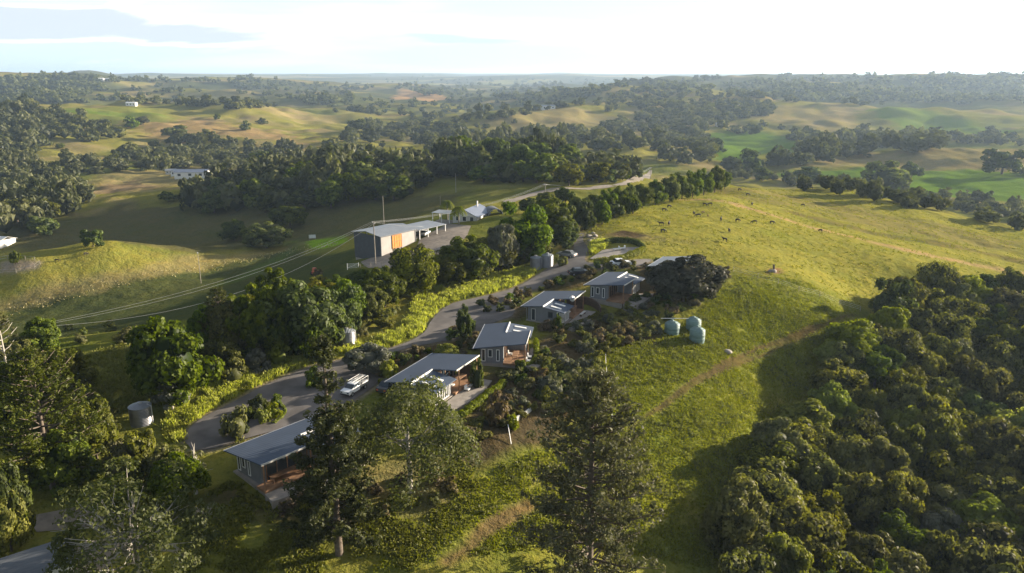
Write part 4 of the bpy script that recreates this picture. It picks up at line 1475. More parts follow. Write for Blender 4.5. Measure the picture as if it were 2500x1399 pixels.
nzc = fbm(gx / 1.1 + 9, gy / 1.1, 2)
ka = k & (nzb > -0.30) & (nzc > -0.25)
kb = k & ~ka
blades('bank_grass', gx[ka], gy[ka], 0.72, 0.07, M['grass_bank'], rngG, 13, 0.3)
blades('bank_undergrowth', gx[kb], gy[kb], 0.4, 0.08, M['grass_tuft'], rngG, 8, 0.3)
# lumpy pasture close by
tx, ty = in_view_poly([(1800, 668), (2100, 758), (2010, 880), (1920, 1040), (1850, 1200), (1850, 1399), (900, 1399), (1150, 1180), (1450, 1050), (1450, 850), (1600, 830),
                       (1700, 770)], 72000, rngG)
tn = fbm(tx / 3.0, ty / 3.0, 3)
track = wpoly([(2090, 768), (2010, 792), (1920, 825), (1850, 850), (1770, 885), (1690, 930), (1620, 985), (1560, 1030), (1535, 1050)])
trackb = wpoly([(2070, 788), (1990, 808), (1900, 848), (1840, 875), (1760, 905), (1680, 950), (1610, 1003)])
padl = wpoly([(1760, 690), (1800, 668), (1950, 710), (2100, 758)])
track2 = wpoly([(1290, 1235), (1185, 1290), (1090, 1370)])
k = (tn > -0.62) & (rngG.rand(len(tx)) < np.clip(dist_line(tx, ty, padl) / 9, 0.12, 1)) & (dist_line(tx, ty, track) > 0.55) & (dist_line(tx, ty, trackb) > 0.45) & (dist_line(tx, ty, track2) > 1.3)
blades('pasture_tufts', tx[k], ty[k], 0.19, 0.09, M['grass_tuft'], rngG, 5, 0.28, 0.6)
sel = np.where(k & (tn > 0.05))[0][::9]
blades('rank_tufts', tx[sel], ty[sel], 0.34, 0.12, M['leaf_olive'], rngG, 9, 0.28, 0.5)
tx, ty = in_view_poly([(1330, 600), (1500, 515), (1640, 482), (1800, 447), (2200, 505), (2500, 570), (2520, 700), (2200, 690), (2090, 755), (1800, 665), (1600, 600)], 26000, rngG)
pitp = G(1535, 572)
k = (fbm(tx / 7, ty / 7, 3) > -0.2) & (np.hypot(tx - pitp.x, ty - pitp.y) > 6)
blades('paddock_tufts', tx[k], ty[k], 0.22, 0.16, M['grass_tuft'], rngG, 3, 0.3, 0.6)
tx, ty = in_view_poly([(200, 870), (560, 775), (900, 700), (980, 720), (700, 860), (560, 930), (400, 990), (0, 1050), (0, 850)], 22000, rngG)
k = fbm(tx / 4, ty / 4, 3) > -0.4
blades('rough_slope_grass', tx[k], ty[k], 0.5, 0.16, M['grass_tuft'], rngG, 5, 0.25, 0.5)
tx, ty = in_view_poly([(560, 1180), (900, 1250), (1130, 1130), (1180, 1180), (1000, 1399), (450, 1399), (420, 1250)], 14000, rngG)
k = (fbm(tx / 3, ty / 3, 3) > -0.1) & (dist_line(tx, ty, track2) > 1.3)
blades('undergrowth_grass', tx[k], ty[k], 0.3, 0.12, M['leaf_olive'], rngG, 5, 0.25, 0.5)
tx, ty = in_view_poly([(0, 745), (200, 700), (450, 650), (720, 600), (830, 590), (820, 600), (700, 620), (470, 670), (200, 725), (0, 775)], 1500, rngG)
blades('dry_grass_edge', tx, ty, 0.35, 0.14, M['grass_dry'], rngG, 4, 0.6, 0.5)

SHRUB = {}
for key, mat in (('green', 'leaf_olive'), ('dark', 'leaf'), ('brown', 'leaf_brown'), ('pale', 'leaf_pale'), ('bright', 'leaf_bright')):
    SHRUB[key] = [crown_mesh('foliage_' + key, 90 + 3 * k + len(key), M[mat], rx=1.0, rz=0.85, zc=0.55, nclump=16, per=34, leaf=0.115, rc=0.36, low=-0.5) for k in range(2)]


def shrub(x, y, r, kind, h=None, name='shrub'):
    o = obj(name, SHRUB[kind][rngG.randint(2)])
    o.location = (x, y, float(height(x, y)) - 0.05)
    o.rotation_euler = (0, 0, rngG.uniform(0, 6.28))
    o.scale = (r, r * rngG.uniform(.85, 1.15), h or r * rngG.uniform(0.8, 1.15))
    return o


def shrub_patch(poly, spacing, r0, r1, kinds, phrase, group, lim=60, rowlen=9):
    w = wpoly(poly)
    xs = [p[0] for p in w]; ys = [p[1] for p in w]
    pts = []
    for _ in range(3000):
        x, y = rngG.uniform(min(xs), max(xs)), rngG.uniform(min(ys), max(ys))
        if not inpoly(np.array(x), np.array(y), w): continue
        if any((x - a) ** 2 + (y - b) ** 2 < spacing ** 2 for a, b in pts): continue
        pts.append((x, y))
        if len(pts) >= lim: break
    items = []
    for x, y in pts:
        kd = kinds[rngG.randint(len(kinds))]
        items.append((shrub(x, y, rngG.uniform(r0, r1), kd), {'green': 'olive shrub', 'dark': 'dark green shrub', 'brown': 'reddish brown shrub', 'pale': 'grey shrub',
                                                              'bright': 'yellow-green shrub'}[kd]))
    rows_label(items, phrase, group, rowlen, 'shrub')


shrub_patch([(1195, 985), (1262, 965), (1300, 1000), (1270, 1020), (1235, 1045), (1165, 1090), (1140, 1050)], 1.5, 0.7, 1.1, ['brown', 'green', 'green', 'pale'],
            'in the walled planting bed', 'shrubs in the walled bed', 16, 6)
shrub_patch([(1310, 850), (1345, 870), (1400, 900), (1460, 890), (1470, 960), (1370, 1010), (1300, 960), (1230, 930), (1215, 925), (1310, 900)], 1.6, 0.8, 1.6,
            ['brown', 'green', 'pale', 'dark', 'green', 'green'], 'on the mulched garden slope', 'shrubs on the mulched slope', 42, 8)
shrub_patch([(1330, 800), (1430, 790), (1560, 745), (1600, 760), (1610, 800), (1570, 830), (1480, 860), (1440, 880), (1400, 850), (1340, 830)], 1.7, 0.8, 1.6,
            ['green', 'brown', 'pale', 'green'], 'below the third and fourth cabins', 'shrubs below the third and fourth cabins', 42, 8)
shrub_patch([(905, 875), (1060, 850), (1150, 838), (1158, 855), (1130, 870), (1045, 868), (990, 890), (940, 920), (925, 905)], 1.7, 0.6, 1.1,
            ['brown', 'dark', 'green', 'brown'], 'behind the second cabin', 'shrubs behind the second cabin', 24, 8)
shrub_patch([(1100, 800), (1165, 795), (1170, 830), (1150, 835), (1105, 835)], 1.6, 0.8, 1.2, ['green', 'brown', 'dark'], 'under the little lollipop tree',
            'shrubs under the lollipop tree', 8, 8)
shrub_patch([(1170, 745), (1215, 740), (1280, 715), (1345, 690), (1400, 672), (1420, 680), (1330, 705), (1270, 745), (1230, 765), (1175, 765)], 1.9, 0.6, 1.2,
            ['brown', 'green', 'dark'], 'along the road above the cabins', 'shrubs along the road above the cabins', 22, 8)
shrub_patch([(1430, 655), (1470, 650), (1560, 650), (1600, 640), (1640, 640), (1590, 665), (1520, 662), (1430, 690)], 2.2, 0.6, 1.2, ['brown', 'dark', 'green'],
            'around the far parking bay', 'shrubs around the far parking bay', 16, 8)
shrub_patch([(1560, 720), (1700, 735), (1760, 690), (1780, 665), (1700, 745), (1640, 790), (1600, 760), (1540, 750)], 2.2, 0.8, 1.5, ['brown', 'brown', 'dark'],
            'below the wide dark tree', 'shrubs below the wide dark tree', 22, 8)
shrub_patch([(560, 1050), (610, 1020), (650, 1000), (690, 985), (640, 1010), (600, 1060)], 1.2, 0.7, 1.2, ['green', 'pale', 'dark'], 'on the island in the turning circle',
            'shrubs on the turning circle island', 8, 8)
shrub_patch([(600, 880), (700, 860), (780, 850), (830, 840), (940, 800), (960, 770), (880, 770), (780, 820), (600, 860)], 3.0, 1.2, 2.1, ['green', 'pale', 'green'],
            'between the dark trees and the bank', 'shrubs between the trees and the bank', 18, 6)
shrub_patch([(1080, 690), (1180, 668), (1290, 640), (1360, 620), (1330, 610), (1200, 640), (1080, 670)], 2.6, 0.8, 1.6, ['green', 'brown', 'green'],
            'below the big domed trees', 'shrubs below the big domed trees', 24, 8)
shrub_patch([(760, 1170), (850, 1230), (950, 1180), (1090, 1150), (1130, 1190), (1040, 1250), (900, 1290), (760, 1290), (680, 1240)], 2.6, 0.6, 1.2,
            ['brown', 'green', 'brown'], 'under the trees below the cabins', 'shrubs under the trees below the cabins', 24, 8)
shrub_patch([(0, 860), (160, 800), (330, 790), (330, 880), (200, 900), (0, 1000)], 5.0, 0.8, 1.8, ['green', 'dark', 'green'], 'on the rough left grass',
            'shrubs on the rough left grass', 18, 6)
for cx, top, base, wd, kd, lab in [
        (683, 843, 890, 60, 'bright', 'pale yellow rounded shrub on the road bank'), (620, 850, 905, 70, 'pale', 'grey-green shrub left of the pale yellow one'),
        (568, 878, 935, 70, 'green', 'spreading dull shrub at the foot of the bank trees'), (780, 838, 880, 60, 'green', 'olive shrub left of the upper corrugated tank'),
        (668, 985, 1022, 34, 'bright', 'clipped bright green ball shrub on the turning island'), (643, 998, 1034, 34, 'bright', 'lower clipped green ball shrub on the turning island'),
        (630, 968, 1012, 46, 'dark', 'dark shrub at the top of the turning island'), (580, 1000, 1070, 70, 'green', 'tall spiky olive shrub at the end of the turning island'),
        (770, 900, 945, 50, 'dark', 'round dark shrub at the roadside left of the utility truck'), (950, 885, 925, 50, 'bright', 'bright leafy shrub by the back corner of the second cabin'),
        (1165, 885, 950, 38, 'dark', 'upright dark shrub between the second and third cabins'), (1340, 950, 990, 46, 'green', 'rounded grey-green shrub right of the planting bed'),
        (1215, 965, 1030, 60, 'brown', 'large domed brown shrub in the walled bed'), (1250, 1015, 1045, 36, 'bright', 'vivid green shrub spilling over the pale wall'),
        (1362, 770, 815, 18, 'dark', 'dark upright shrub in front of the fourth cabin'), (1370, 622, 650, 30, 'green', 'rounded shrub between the tanks and the parked grey car'),
        (777, 655, 678, 24, 'brown', 'rusty shrub below the farm gate')]:
    g, h, r = tree_box(cx, top, base, wd)
    tag(shrub(g.x, g.y, r, kd, h * 0.72), lab, 'shrub')


def hedge(pp, wid, hgt, mat, lab, name='hedge', dens=55):
    """clipped run of leaves along a line on the ground"""
    w = wpoly(smooth_poly(pp, 3))
    rng = np.random.RandomState(len(lab))
    P_, N_, T_ = [], [], []
    cv = MB()
    for (x1, y1), (x2, y2) in zip(w[:-1], w[1:]):
        L = math.hypot(x2 - x1, y2 - y1)
        if L < 1e-3: continue
        n = int(L * (wid + 2 * hgt) * dens)
        t = rng.rand(n); a = rng.uniform(0, math.pi, n)
        lump = 1 + 0.22 * fbm((x1 + (x2 - x1) * t) * 1.1, (y1 + (y2 - y1) * t) * 1.1 + 5, 2)
        nx, ny = -(y2 - y1) / L, (x2 - x1) / L
        off = np.cos(a) * wid * 0.5 * lump * rng.uniform(.85, 1.1, n); up = np.sin(a) ** 0.6 * hgt * lump * rng.uniform(.85, 1.1, n)
        x = x1 + (x2 - x1) * t + nx * off; y = y1 + (y2 - y1) * t + ny * off
        P_.append(np.stack([x, y, height(x, y) + up], -1))
        N_.append(_unit(np.stack([nx * np.cos(a), ny * np.cos(a), np.sin(a)], -1) + rng.normal(size=(n, 3)) * .4))
        T_.append(rng.rand(n))
        za, zb = float(height(x1, y1)), float(height(x2, y2))
        h2 = wid * .33
        cv.poly([(x1 - nx * h2, y1 - ny * h2, za), (x1 + nx * h2, y1 + ny * h2, za), (x2 + nx * h2, y2 + ny * h2, zb), (x2 - nx * h2, y2 - ny * h2, zb)] +
                [(x1 - nx * h2, y1 - ny * h2, za + hgt * .8), (x1 + nx * h2, y1 + ny * h2, za + hgt * .8), (x2 + nx * h2, y2 + ny * h2, zb + hgt * .8), (x2 - nx * h2, y2 - ny * h2, zb + hgt * .8)],
                [(0, 3, 7, 4), (1, 5, 6, 2), (4, 7, 6, 5), (0, 4, 5, 1), (2, 6, 7, 3)])
    p = np.vstack(P_)
    v, q = cards(p, np.vstack(N_), 0.13 * rng.uniform(.7, 1.3, len(p)), rng)
    cq = np.array(cv.f) + len(v)
    me = mesh_np('hedge', np.vstack([v, np.array(cv.v)]), np.vstack([q, cq]), None, [M[mat]], False, {'tint': np.r_[np.concatenate(T_), np.zeros(len(cq))]})
    return tag(obj(name, me), lab, 'hedge')


hedge([(1478, 598), (1500, 592), (1540, 594), (1562, 602), (1572, 612)], 1.2, 1.3, 'leaf', 'dark curved hedge behind the paved court')
hedge([(1450, 646), (1480, 642), (1520, 634), (1550, 624), (1573, 614)], 1.6, 1.2, 'leaf_bright', 'bright clipped hedge in front of the paved court')
hedge([(1120, 1022), (1150, 1000), (1185, 972), (1220, 948), (1228, 936)], 1.3, 0.8, 'leaf_bright', 'low hedge along the patio of the second cabin')
hedge([(1308, 838), (1310, 860), (1307, 888), (1285, 900)], 0.9, 1.0, 'leaf_bright', 'bright upright hedge at the right of the third cabin patio')
hedge([(1210, 915), (1250, 912), (1285, 900)], 0.9, 0.5, 'leaf_olive', 'low dull hedge along the front of the third cabin patio')
hedge([(1385, 802), (1420, 790), (1460, 772), (1475, 760)], 1.3, 0.7, 'leaf_olive', 'green hedge below the patio of the fourth cabin')
hedge([(585, 1205), (610, 1222), (640, 1238), (690, 1232), (730, 1222)], 0.9, 0.6, 'leaf_olive', 'low hedge edging the patio of the nearest cabin')
hedge([(60, 1195), (110, 1182), (160, 1178), (205, 1180)], 1.2, 0.9, 'leaf_olive', 'yellowish hedge above the gravel drive at the lower left')
hedge([(668, 1035), (690, 1018), (695, 1000), (680, 985)], 0.5, 0.25, 'leaf_bright', 'low green edging around the turning island')

# ------------------------------------------------------------------ cabins
def placed(name, x, y, rz, lab, cat, group=None, dz=0.0):
    e = empty(name, (x, y, float(height(x, y)) + dz), rz)
    return tag(e, lab, cat, group)


def box_on(name, x0, x1, y0, y1, z0, z1, mat, parent):
    return MB().box(x0, x1, y0, y1, z0, z1).build(name, mat, parent)


def window(parent, axis, pos, a0, a1, z0, z1, out, frame=None, bars=1):
    """window on a wall: axis 'x' means the wall faces along x at x = pos; out = +1 or -1; frame proud of the wall, pane set in it"""
    frame = frame or M['white']
    t = 0.09
    b = MB(); g = MB()
    def bx(m, u0, u1, w0, w1, d0, d1):
        lo, hi = sorted((pos + out * d0, pos + out * d1))
        if axis == 'x': m.box(lo, hi, u0, u1, w0, w1)
        else: m.box(u0, u1, lo, hi, w0, w1)
    bx(b, a0, a1, z0, z0 + t, 0.003, 0.09); bx(b, a0, a1, z1 - t, z1, 0.003, 0.09)
    bx(b, a0, a0 + t, z0 + t, z1 - t, 0.003, 0.09); bx(b, a1 - t, a1, z0 + t, z1 - t, 0.003, 0.09)
    for k in range(1, bars):
        u = a0 + (a1 - a0) * k / bars
        bx(b, u - t / 2, u + t / 2, z0 + t, z1 - t, 0.003, 0.09)
    o = b.build('window', frame, parent)
    bx(g, a0 + t, a1 - t, z0 + t, z1 - t, 0.005, 0.03)
    g.build('pane', M['glass'], o)
    return o


def cabin(name, lab, L=12.0, flip=False, x=0, y=0, rz=0, roofmat='roof', dk=4.3):
    """local x runs across (low eave at 0, deck side at 7.6), local y along the cabin; flip mirrors it end for end"""
    Y = (lambda v: L - v) if flip else (lambda v: v)
    def yy(a, b):
        return tuple(sorted((Y(a), Y(b))))
    e = empty(name, (x, y, 0), rz)
    hs = []
    for lx in (0, 7.6):
        for ly in (0, L):
            hs.append(float(height(x + lx * math.cos(rz) - ly * math.sin(rz), y + lx * math.sin(rz) + ly * math.cos(rz))))
    z0 = sum(hs) / 4 + 0.05
    e.location.z = z0
    drop = z0 - min(hs) + 0.6
    tag(e, lab, 'cabin', 'row of holiday cabins')
    W = 7.6
    s = L / 12.0
    ym = 5.4 * s           # where the wing ends and the deck begins
    zf = lambda a, b: 2.75 + 0.135 * a
    wf = lambda a, b: 3.12 - 0.14 * (a - 4.0)
    # ground slab and footings
    box_on('slab', 0.4, W - 0.1, *yy(0.4, L - 0.3), -drop, 0.05, M['concrete'], e)
    # rooms: walls as separate leaves under the two roofs
    def wall(a0, a1, b0, b1, zl, zr, mat, nm='wall'):
        b0, b1 = yy(b0, b1)
        p = [(a0, b0, .05), (a1, b0, .05), (a1, b1, .05), (a0, b1, .05), (a0, b0, zl), (a1, b0, zr), (a1, b1, zr), (a0, b1, zl)]
        return MB().poly(p, [(0, 3, 2, 1), (4, 5, 6, 7), (0, 1, 5, 4), (1, 2, 6, 5), (2, 3, 7, 6), (3, 0, 4, 7)]).build(nm, mat, e)
    wall(0.7, 4.0, 0.7, ym, zf(.7, 0) - .2, zf(4.0, 0) - .2, M['cladding'])
    wall(4.003, 7.1, 0.7, ym - .003, wf(4.0, 0) - .18, wf(7.1, 0) - .18, M['cladding'])
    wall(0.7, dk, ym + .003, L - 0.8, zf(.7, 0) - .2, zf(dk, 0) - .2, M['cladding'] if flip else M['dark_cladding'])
    # roofs
    def pts(l):
        q = [(a, Y(b)) for a, b in l]
        return q[::-1] if flip else q
    MB().slab(pts([(-0.2, -0.2), (4.0, -0.2), (4.0, ym + .1), (W + .35, ym + .1), (W + .35, L + .2), (-0.2, L + .2)]), zf, 0.14).build('roof', M[roofmat], e)
    rw = MB().slab(pts([(4.06, -0.2), (W + .4, -0.2), (W + .4, ym + .04), (4.06, ym + .04)]), wf, 0.14).build('wing_roof', M[roofmat], e)
    # white flashings: along the step, the eaves and the high edge over the deck
    f = MB()
    f.slab(pts([(3.93, -0.24), (4.09, -0.24), (4.09, ym + .04), (3.93, ym + .04)]), lambda a, b: zf(4, 0) + 0.05, 0.28)
    f.build('flashing', M['white'], e)
    f = MB()
    f.slab(pts([(W + .353, ym + .1), (W + .42, ym + .1), (W + .42, L + .2), (W + .353, L + .2)]), lambda a, b: zf(W + .35, 0) + 0.03, 0.22)
    f.build('fascia', M['cream'], e)
    y0, y1 = yy(1.3 * s, 3.5 * s)
    for yv in (y0, y1):
        b = MB().slab([(5.0, yv - .22), (6.9, yv - .22), (6.9, yv + .22), (5.0, yv + .22)], lambda a, b: wf(a, 0) + 0.12, 0.11)
        b.build('skylight', M['white'], rw)
    g_ = MB(); g_.slab(pts([(-.33, -.25), (-.203, -.25), (-.203, L + .25), (-.33, L + .25)]), lambda a, b: zf(-.2, 0) + .01, .13).build('gutter', M['steel'], e)
    MB().tube([(-.26, Y(.2), zf(-.2, 0) - .1), (.66, Y(.25), zf(-.2, 0) - .35), (.66, Y(.25), .05)], .05, 6).build('downpipe', M['steel'], e)
    # windows and doors: end wall facing the viewer side, deck wall, outer wall
    yend = Y(0.7); oe = 1 if flip else -1
    yfar = Y(L - 0.8)
    near_y, near_out = (yfar, -1) if flip else (yend, -1)
    if not flip:
        window(e, 'y', near_y, 6.3, 6.9, .5, 2.3, near_out)
        window(e, 'y', near_y, 4.6, 5.5, 1.0, 2.1, near_out, M['dark_cladding'])
        window(e, 'y', near_y, 1.4, 2.2, 0.1, 2.3, near_out, M['cream'])
    else:
        window(e, 'y', near_y, 0.9, 1.5, .3, 2.3, near_out)
        window(e, 'y', near_y, 1.9, 2.6, 1.0, 2.3, near_out)
        window(e, 'y', near_y, 3.2, 3.7, .4, 2.3, near_out)
    a, b = yy(1.0 * s, 2.2 * s); window(e, 'x', 7.1, a, b, .2, 2.35, 1, bars=2)
    a, b = yy(2.9 * s, 4.9 * s); window(e, 'x', 7.1, a, b, .12, 2.4, 1, bars=4)
    a, b = yy(ym + .6, L - 1.4); window(e, 'x', dk, a, b, .35, 2.6, 1, M['timber'], bars=4)
    a, b = yy(3.0 * s, 4.4 * s); window(e, 'x', 0.7, a, b, 1.1, 2.0, -1)
    # deck with posts
    a, b = yy(ym + .01, L - .1)
    MB().box(dk + .01, W + 0.2, a, b, .05, .36).build('deck', M['timber'], e)
    for v in (ym + 1.2, L - .2):
        MB().box(W + .02, W + .16, Y(v) - .07, Y(v) + .07, .36, zf(W, 0) - .15).build('post', M['timber'], e)
    if not flip:
        MB().slab(pts([(dk + .05, L - .1), (W + .2, L - .1), (W + .2, L - 0.0), (dk + .05, L - 0.0)]), lambda a, b: 2.1, 1.74).build('screen', M['darktimber'], e)
    # paved patio
    MB().slab([(W + .22, 0.0), (W + 2.2, -0.3), (W + 3.0, L * .3), (W + 3.1, L * .7), (W + 2.4, L + .3), (W + .22, L + .2)], lambda a, b: 0.06, drop + .3).build('patio', M['concrete'], e)
    return e


def ang(e1):
    return -math.atan2(e1[0], e1[1])


CABS = [
    cabin('cabin', 'nearest cabin with a long plain blue-grey roof, half hidden by the tall dark pine', 13.6, True, -33.4, 80.2, ang((.66, .75)), dk=6.0),
    cabin('cabin', 'second nearest cabin with two skylights and a long sunlit timber deck, beside the utility truck', 12.0, False, -17.4, 98.2, ang((.445, .90))),
    cabin('cabin', 'third nearest cabin, turned end-on to the view, with bright roof window', 11.2, True, -5.7, 109.6, ang((.12, .99))),
    cabin('cabin', 'fourth cabin, with a satellite dish and a curved brown wall', 10.2, False, 1.9, 128.6, ang((.43, .90))),
    cabin('cabin', 'fifth cabin with greenish blue roof, left of the wide dark tree', 10.8, True, 14.0, 139.4, ang((.5, .86))),
    cabin('cabin', 'farthest cabin, mostly hidden behind the wide dark tree', 9.0, False, 28.0, 150.0, ang((.5, .86)), 'roofx'),
]


def cab_point(i, lx, ly, up=0.0):
    e = CABS[i]
    c, s = math.cos(e.rotation_euler.z), math.sin(e.rotation_euler.z)
    return Vector((e.location.x + lx * c - ly * s, e.location.y + lx * s + ly * c, e.location.z + up))


# outdoor tables and benches on the decks
def table_set(i, lx, ly, lab, length=2.6, up=.36, along=0.0):
    p = cab_point(i, lx, ly, up)
    rz = CABS[i].rotation_euler.z + along
    t = empty('outdoor_table', p, rz); tag(t, lab, 'table')
    MB().box(-.45, .45, -length / 2, length / 2, .68, .74).build('tabletop', M['timber'], t)
    for sx in (-.35, .35):
        for sy in (-1, 1):
            MB().box(sx - .04, sx + .04, sy * (length / 2 - .2) - .04, sy * (length / 2 - .2) + .04, 0, .68).build('leg', M['timber'], t)
    return p, rz


def bench(i, lx, ly, lab, length=2.2, up=.36, mat='cream', along=0.0):
    p = cab_point(i, lx, ly, up)
    t = empty('bench', p, CABS[i].rotation_euler.z + along); tag(t, lab, 'bench')
    MB().box(-.24, .24, -length / 2, length / 2, .40, .48).build('seat', M[mat], t)
    for sy in (-1, 1):
        MB().box(-.2, .2, sy * (length / 2 - .15) - .05, sy * (length / 2 - .15) + .05, 0, .40).build('leg', M['darktimber'], t)


def lounge(i, lx, ly, lab, up=.36, along=0.0):
    p = cab_point(i, lx, ly, up)
    t = empty('outdoor_chair', p, CABS[i].rotation_euler.z + along); tag(t, lab, 'chair')
    MB().box(-.35, .35, -.35, .35, .25, .42).build('seat', M['white'], t)
    MB().box(-.35, -.22, -.35, .35, .42, .85).build('backrest', M['white'], t)
    for sx in (-.28, .28):
        for sy in (-.28, .28):
            MB().box(sx - .03, sx + .03, sy - .03, sy + .03, 0, .25).build('leg', M['darktimber'], t)


table_set(0, 6.7, 3.6, 'long timber table on the deck of the nearest cabin', 4.2)
bench(0, 8.1, 3.4, 'pale bench on the patio edge of the nearest cabin', 2.4, .06, 'timber')
table_set(1, 6.3, 9.2, 'timber table on the deck of the second cabin', 2.8)
lounge(1, 6.2, 7.0, 'white chair by the window end of the second cabin deck')
lounge(1, 8.6, 7.4, 'white chair on the patio of the second cabin', .06)
bench(1, 8.5, 9.6, 'long white bench at the patio edge of the second cabin', 3.0, .06)
table_set(2, 6.0, 2.6, 'timber table on the deck of the third cabin', 2.6)
lounge(2, 5.0, 3.4, 'white chair at the dark doorway of the third cabin')
lounge(2, 8.1, 1.6, 'nearer white chair on the patio of the third cabin', .06)
lounge(2, 8.1, 3.4, 'farther white chair on the patio of the third cabin', .06)
lounge(3, 6.2, 6.3, 'white chair on the deck of the fourth cabin')
bench(3, 8.6, 7.4, 'grey bench on the patio of the fourth cabin', 2.2, .06)
table_set(3, 6.4, 8.2, 'timber table on the deck of the fourth cabin', 2.2)

# satellite dishes
def dish(p, rz, lab, r=.45):
    t = empty('satellite_dish', p, rz); tag(t, lab, 'satellite dish')
    MB().tube([(0, 0, -.1), (0, 0, .55)], .03, 6).build('mast', M['steel'], t)
    b = MB()
    prof = [(r * k / 5, .22 * r * (k / 5) ** 2) for k in range(6)]
    b.lathe(prof, 18)
    o = b.build('reflector', M['white'], t, True, (0, 0, .6))
    o.rotation_euler = (math.radians(60), 0, 0)
    MB().tube([(0, -.1, .5), (0, -.55, .75)], .02, 5).build('arm', M['steel'], t)


dish(cab_point(3, 7.3, 5.3, 2.95), .3, 'white satellite dish on the step of the fourth cabin roof', .55)
# curved brown screen wall beside the fourth cabin
w = wpoly(smooth_poly([(1405, 745), (1425, 742), (1445, 748), (1462, 760), (1466, 770)], 3))
b = MB()
for (x1, y1), (x2, y2) in zip(w[:-1], w[1:]):
    d = Vector((x2 - x1, y2 - y1, 0)).normalized(); n = Vector((-d.y, d.x, 0)) * .12
    za, zb = float(height(x1, y1)), float(height(x2, y2))
    b.poly([(x1 - n.x, y1 - n.y, za - .5), (x1 + n.x, y1 + n.y, za - .5), (x2 + n.x, y2 + n.y, zb - .5), (x2 - n.x, y2 - n.y, zb - .5),
            (x1 - n.x, y1 - n.y, za + 1.5), (x1 + n.x, y1 + n.y, za + 1.5), (x2 + n.x, y2 + n.y, zb + 1.5), (x2 - n.x, y2 - n.y, zb + 1.5)],
           [(0, 3, 7, 4), (1, 5, 6, 2), (4, 7, 6, 5), (0, 4, 5, 1), (2, 6, 7, 3)])
tag(b.build('screen_wall', M['darktimber']), 'curved reddish brown screen wall between the fourth and fifth cabins', 'wall')

# ------------------------------------------------------------------ farm shed, carport and farmhouse
def gable(b, x0, x1, y0, y1, ze, zr, th=.12, ov=.5):
    """gable roof, ridge along y"""
    xm = (x0 + x1) / 2
    zo = ze - (zr - ze) / ((x1 - x0) / 2) * ov
    b.poly([(x0 - ov, y0 - ov, zo), (xm, y0 - ov, zr), (xm, y1 + ov, zr), (x0 - ov, y1 + ov, zo), (x0 - ov, y0 - ov, zo - th), (xm, y0 - ov, zr - th), (xm, y1 + ov, zr - th), (x0 - ov, y1 + ov, zo - th)],
           [(0, 1, 2, 3), (4, 7, 6, 5), (0, 4, 5, 1), (3, 2, 6, 7), (0, 3, 7, 4)])
    b.poly([(xm + .002, y0 - ov, zr), (x1 + ov, y0 - ov, zo), (x1 + ov, y1 + ov, zo), (xm + .002, y1 + ov, zr), (xm + .002, y0 - ov, zr - th), (x1 + ov, y0 - ov, zo - th), (x1 + ov, y1 + ov, zo - th), (xm + .002, y1 + ov, zr - th)],
           [(0, 1, 2, 3), (4, 7, 6, 5), (0, 4, 5, 1), (3, 2, 6, 7), (1, 5, 6, 2)])
    return b


e1 = (.62, .785)
shed = placed('farm_shed', -34.0, 192.3, ang(e1), 'big grey farm shed with an orange timber door and an open dark left bay', 'shed')
shed.location.z = 0.0
# local: y along the front wall, x to the right (front wall is at x = 0 looking towards +x); building lies at x < 0
SW, SL, SH = 10.5, 12.6, 4.1
b = MB().box(-SW, 0, 0, .15, -3, SH - .2).box(-SW, 0, SL - .15, SL, -3, SH - .2)
b.build('end_wall', M['dark_cladding'], shed)
MB().box(-.12, 0, .16, 3.9, -3, SH - .1).box(-.12, 0, 7.4, SL - .16, -3, SH - .1).box(-.12, 0, 3.902, 7.398, 3.62, SH - .1).build('front_wall', M['shedwall'], shed)
dr = MB().box(-.02, .10, 3.95, 7.35, 0.0, 3.6).build('door', M['orange'], shed)
for k in range(5):
    y_ = 4.0 + 3.3 * k / 4
    MB().box(.102, .16, y_ - .05, y_ + .05, 0.05, 3.55).build('batten', M['orange'], dr)
for z_ in (0.1, 1.8, 3.4):
    MB().box(.103, .15, 4.06, 7.24, z_, z_ + .14).build('rail', M['timber'], dr)
for k in range(4):
    MB().box(-SW + .1, -SW + .3, .3 + k * 3.9, .5 + k * 3.9, -6, SH - .2).build('post', M['steel'], shed)
gable(MB(), -SW, 0, 0, SL, SH, SH + .75).build('roof', M['roofx'], shed)
MB().box(-SW, -.14, .2, SL - .2, -4, .02).build('floor_slab', M['concrete'], shed)
MB().tube([(.08, SL - .1, 0), (.08, SL - .1, SH)], .07, 6).build('downpipe', M['white'], shed)
# carport behind it
cp = placed('carport', -25.8, 203.4, ang(e1), 'open carport with white posts joined on behind the farm shed', 'carport')
cp.location.z = 0.0
MB().slab([(-7, 0), (.6, 0), (.6, 11), (-7, 11)], lambda a, b_: 3.5 - a * .03, .12).build('roof', M['roofx'], cp)
for yv in (.4, 3.7, 7.2, 10.6):
    MB().box(.2, .38, yv, yv + .18, -1.5, 3.38).build('post', M['white'], cp)
    MB().box(-6.8, -6.62, yv, yv + .18, -6, 3.5).build('post', M['white'], cp)
MB().box(-6.6, -6.4, .8, 10.4, -5, 3.2).build('back_wall', M['dark_cladding'], cp)
MB().box(-6.4, .2, .3, 10.8, -5, -.02).build('floor_slab', M['concrete'], cp)

